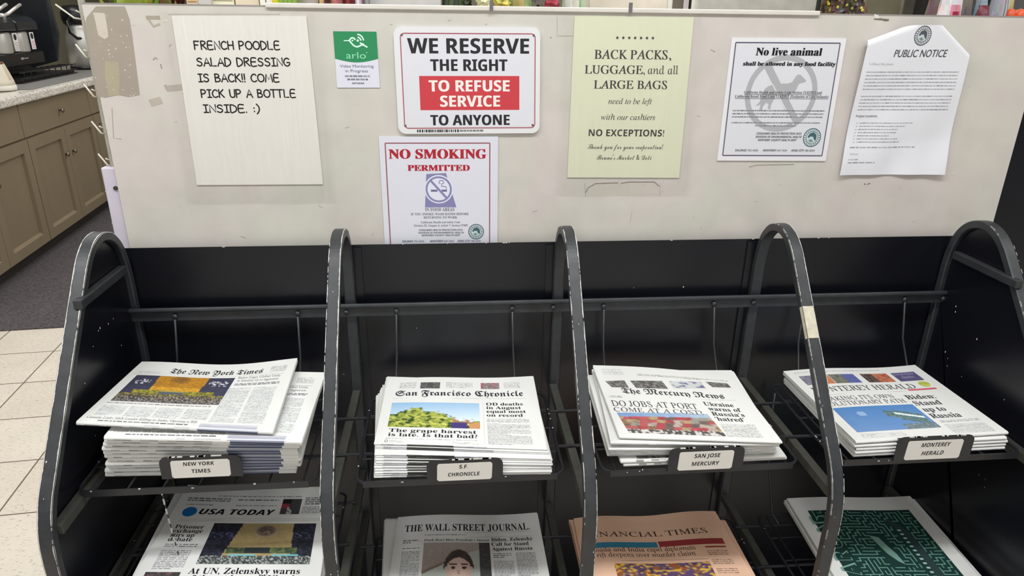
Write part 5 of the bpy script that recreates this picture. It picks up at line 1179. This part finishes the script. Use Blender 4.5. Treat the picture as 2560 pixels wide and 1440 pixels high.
def blossoms(px0, px1, Y, col, name, label, n, rad, seed, core=(240, 220, 150), dark=None):
    r = random.Random(seed); mb = MB(); x0, x1 = X_(px0, Y), X_(px1, Y); c = (x0 + x1) / 2
    for k in range(3): mb.tube([(c + (k - 1) * .006, Y, ZS), (c + (k - 1) * .012, Y, 1.47)], .003, 6, col=(90, 120, 60))
    for k in range(n):
        p = Vector((r.uniform(x0 + rad, x1 - rad), Y + r.uniform(-.03, .03), r.uniform(1.475, 1.56)))
        for j in range(7):
            a = 2 * PI * j / 7 + r.random(); q = Vector((math.cos(a), -.35, math.sin(a))) * rad; t = Vector((-math.sin(a), 0, math.cos(a))) * rad * .42; cc = tuple(max(0, min(255, v + r.randint(-16, 16))) for v in (dark if dark and r.random() < .4 else col))
            mb.poly([p, p + q * .55 + t, p + q, p + q * .55 - t], cc)
        mb.blob(tuple(p + Vector((0, -.004, 0))), (rad * .25,) * 3, k, .1, 6, 4, core)
    return goods(name, mb, label, 'flowers', (px0 + px1) / 2, Y, M_LEAF)
blossoms(1150, 1188, 1.5, (60, 66, 40), 'flower_bunch', 'dark leaves dotted with cream buds beside the cucumbers', 9, .012, 4, (226, 222, 190)); blossoms(1182, 1232, 1.46, (240, 236, 190), 'flower_bunch', 'cream yellow blossoms above the refusal sign right half', 16, .016, 5); blossoms(1230, 1276, 1.47, (226, 222, 110), 'flower_bunch', 'bright yellow blossoms right of the cream ones', 16, .015, 6)
leafy(1274, 1324, 1.5, .165, (178, 188, 112), 'herb_bunch', 'pale green herb bunch right of the yellow blossoms', 'herbs', 26, 7); blossoms(1320, 1362, 1.48, (70, 62, 58), 'flower_bunch', 'dark brown dried bunch speckled white left of the pink rose', 18, .010, 8, (200, 196, 186), (150, 146, 138)); blossoms(1356, 1400, 1.46, (206, 86, 108), 'flower_bunch', 'pink roses above the left edge of the yellow sheet', 12, .018, 9, (190, 60, 84))
bag(1404, 1470, 1.47, .19, (196, 208, 184), 'salad_bag', 'pale green salad bag right of the pink roses', 'bag', decor=((.1, .3, 0, 1, (232, 236, 224)), (.55, .7, 0, 1, (160, 180, 146))), seed=5)
carton(1474, 1667, 1.52, .22, 1.66, (226, 216, 200), 'box', 'large cream box above the pale yellow sheet', 'box'); bottle(1674, 1.46, .0052, .2, (226, 224, 214), (220, 190, 60), 'bottle', 'small white bottle with yellow cap right of the cream box', 'bottle')
def post(px0, px1, Y, dy, col, label, z1=1.9):
    mb = MB(); x0, x1 = X_(px0, Y), X_(px1, Y); mb.box((x0, Y, 0), (x1, Y + dy, z1), col); mb.box((x0 - .01, Y - .01, 0), (x1 + .01, Y + dy + .01, .05), tuple(int(q * .8) for q in col))
    o = obj('post', mb, M_PROD, org=((x0 + x1) / 2, Y + dy / 2, 0), bevel=.003); tag(o, label, 'post')
post(1681, 1711, 2.6, .05, (140, 132, 118), 'grey brown post right of the small white bottle'); post(1712, 1722, 2.55, .02, (226, 220, 222), 'thin white post next to the grey brown post'); post(1723, 1737, 2.6, .03, (46, 42, 42), 'thin black post left of the large white panel')
def panel(px0, px1, Y, col, label, name='partition', z0=1.05, z1=2.0, cat='panel'):
    mb = MB(); x0, x1 = X_(px0, Y), X_(px1, Y); mb.box((x0, Y, z0), (x1, Y + .03, z1), col); mb.box((x0 - .004, Y - .004, z0), (x0 + .006, Y + .034, z1), tuple(min(255, q + 16) for q in col)); mb.box((x1 - .006, Y - .004, z0), (x1 + .004, Y + .034, z1), tuple(min(255, q + 16) for q in col))
    for xx in (x0 + .05, x1 - .05): mb.box((xx - .02, Y + .004, 0), (xx + .02, Y + .026, z0 + .02), (90, 88, 86))
    o = obj(name, mb, M_PROD, org=((x0 + x1) / 2, Y + .015, 0)); tag(o, label, cat)
panel(1739, 2042, 2.5, (230, 228, 216), 'wide off-white panel above the live animal notice'); post(2046, 2052, 2.42, .02, (40, 42, 34), 'thin dark post at the right end of the wide off-white panel')
blossoms(2052, 2104, 1.5, (112, 84, 70), 'flower_bunch', 'left brown dried bunch above the live animal notice', 22, .013, 12, (190, 176, 60), (76, 58, 50)); blossoms(2098, 2152, 1.52, (104, 80, 68), 'flower_bunch', 'right brown dried bunch beside the olive panel', 22, .013, 13, (206, 200, 90), (70, 54, 46)); post(2152, 2158, 2.4, .02, (44, 42, 38), 'thin dark post left of the olive panel')
panel(2159, 2254, 2.6, (146, 140, 116), 'olive grey panel above the public notice'); panel(2256, 2306, 2.7, (94, 92, 84), 'dark grey panel right of the olive one'); post(2307, 2323, 2.5, .05, (40, 40, 40), 'black post right of the dark grey panel')
bag(2325, 2354, 1.5, .19, (112, 88, 90), 'snack_pack', 'dull mauve snack pack right of the black post', 'package', decor=((.5, .9, .5, .8, (60, 50, 52)),), seed=8)
bag(2351, 2403, 1.45, .175, (222, 216, 216), 'candy_bag', 'white candy bag with red centre above the board right side', 'bag', decor=((.28, .68, .45, .72, (206, 130, 146)), (.36, .60, .52, .66, (150, 30, 60)), (.68, .9, .5, .6, (244, 240, 236))), seed=9)
bag(2404, 2419, 1.5, .19, (130, 120, 116), 'snack_pack', 'narrow grey brown pack right of the white candy bag', 'package', seed=10); bag(2421, 2436, 1.5, .2, (132, 124, 72), 'snack_pack', 'narrow olive pack left of the blue grey bag', 'package', seed=11)
bag(2437, 2462, 1.48, .165, (150, 170, 176), 'candy_bag', 'blue grey clear bag right of the olive pack', 'bag', seed=12, decor=((.5, .8, .5, .8, (190, 210, 212)),)); bag(2448, 2472, 1.42, .125, (110, 40, 54), 'candy_bag', 'dark red candy bag standing before the grey jar', 'bag', seed=13)
bottle(2462, 1.58, .022, .26, (128, 130, 130), (150, 150, 150), 'jar', 'grey jar behind the dark red candy bag', 'jar'); bag(2470, 2486, 1.46, .15, (44, 50, 48), 'candy_bag', 'black bag between dark red bag and silver bag', 'bag', seed=14)
bag(2484, 2506, 1.44, .2, (178, 174, 184), 'candy_bag', 'silver grey bag right of the black bag', 'bag', seed=15, decor=((.3, .4, 0, 1, (120, 116, 130)), (.6, .7, 0, 1, (130, 126, 138)))); bag(2498, 2522, 1.52, .22, (206, 198, 176), 'candy_bag', 'cream bag behind the silver bag and orange jars', 'bag', seed=16, decor=((.3, .6, .5, .9, (190, 176, 110)),))
for px, l in ((2529, 'orange jar, left one of two at the right frame edge'), (2555, 'orange jar cut by the right frame edge')): 
    mb = MB(); c = (X_(px, 1.45), 1.45, ZS); mb.lathe([(0, 0), (.010, .002), (.0115, .02), (.0115, .108), (.008, .118), (0, .120)], c, 20, (226, 96, 56)); mb.lathe([(.0117, .095), (.0117, .1)], c, 20, (238, 150, 110)); goods('jar', mb, l, 'jar', px, 1.45, smooth=True, group='orange jars')
mb = MB(); x0, x1 = X_(2560, 1.75), X_(2600, 1.75); mb.box((X_(2490, 1.8), 1.8, ZS), (X_(2640, 1.8), 1.84, 1.7), (104, 98, 96))
for k in range(40): q = random.Random(k); x = q.uniform(X_(2492, 1.8), X_(2638, 1.8)); z = q.uniform(1.45, 1.69); mb.box((x, 1.798, z), (x + .006, 1.8, z + .004), (196, 190, 188))
goods('display_box', mb, 'dark speckled carton behind the orange jars', 'carton', 2560, 1.8)

COL.objects.unlink(_fo); bpy.data.objects.remove(_fo)
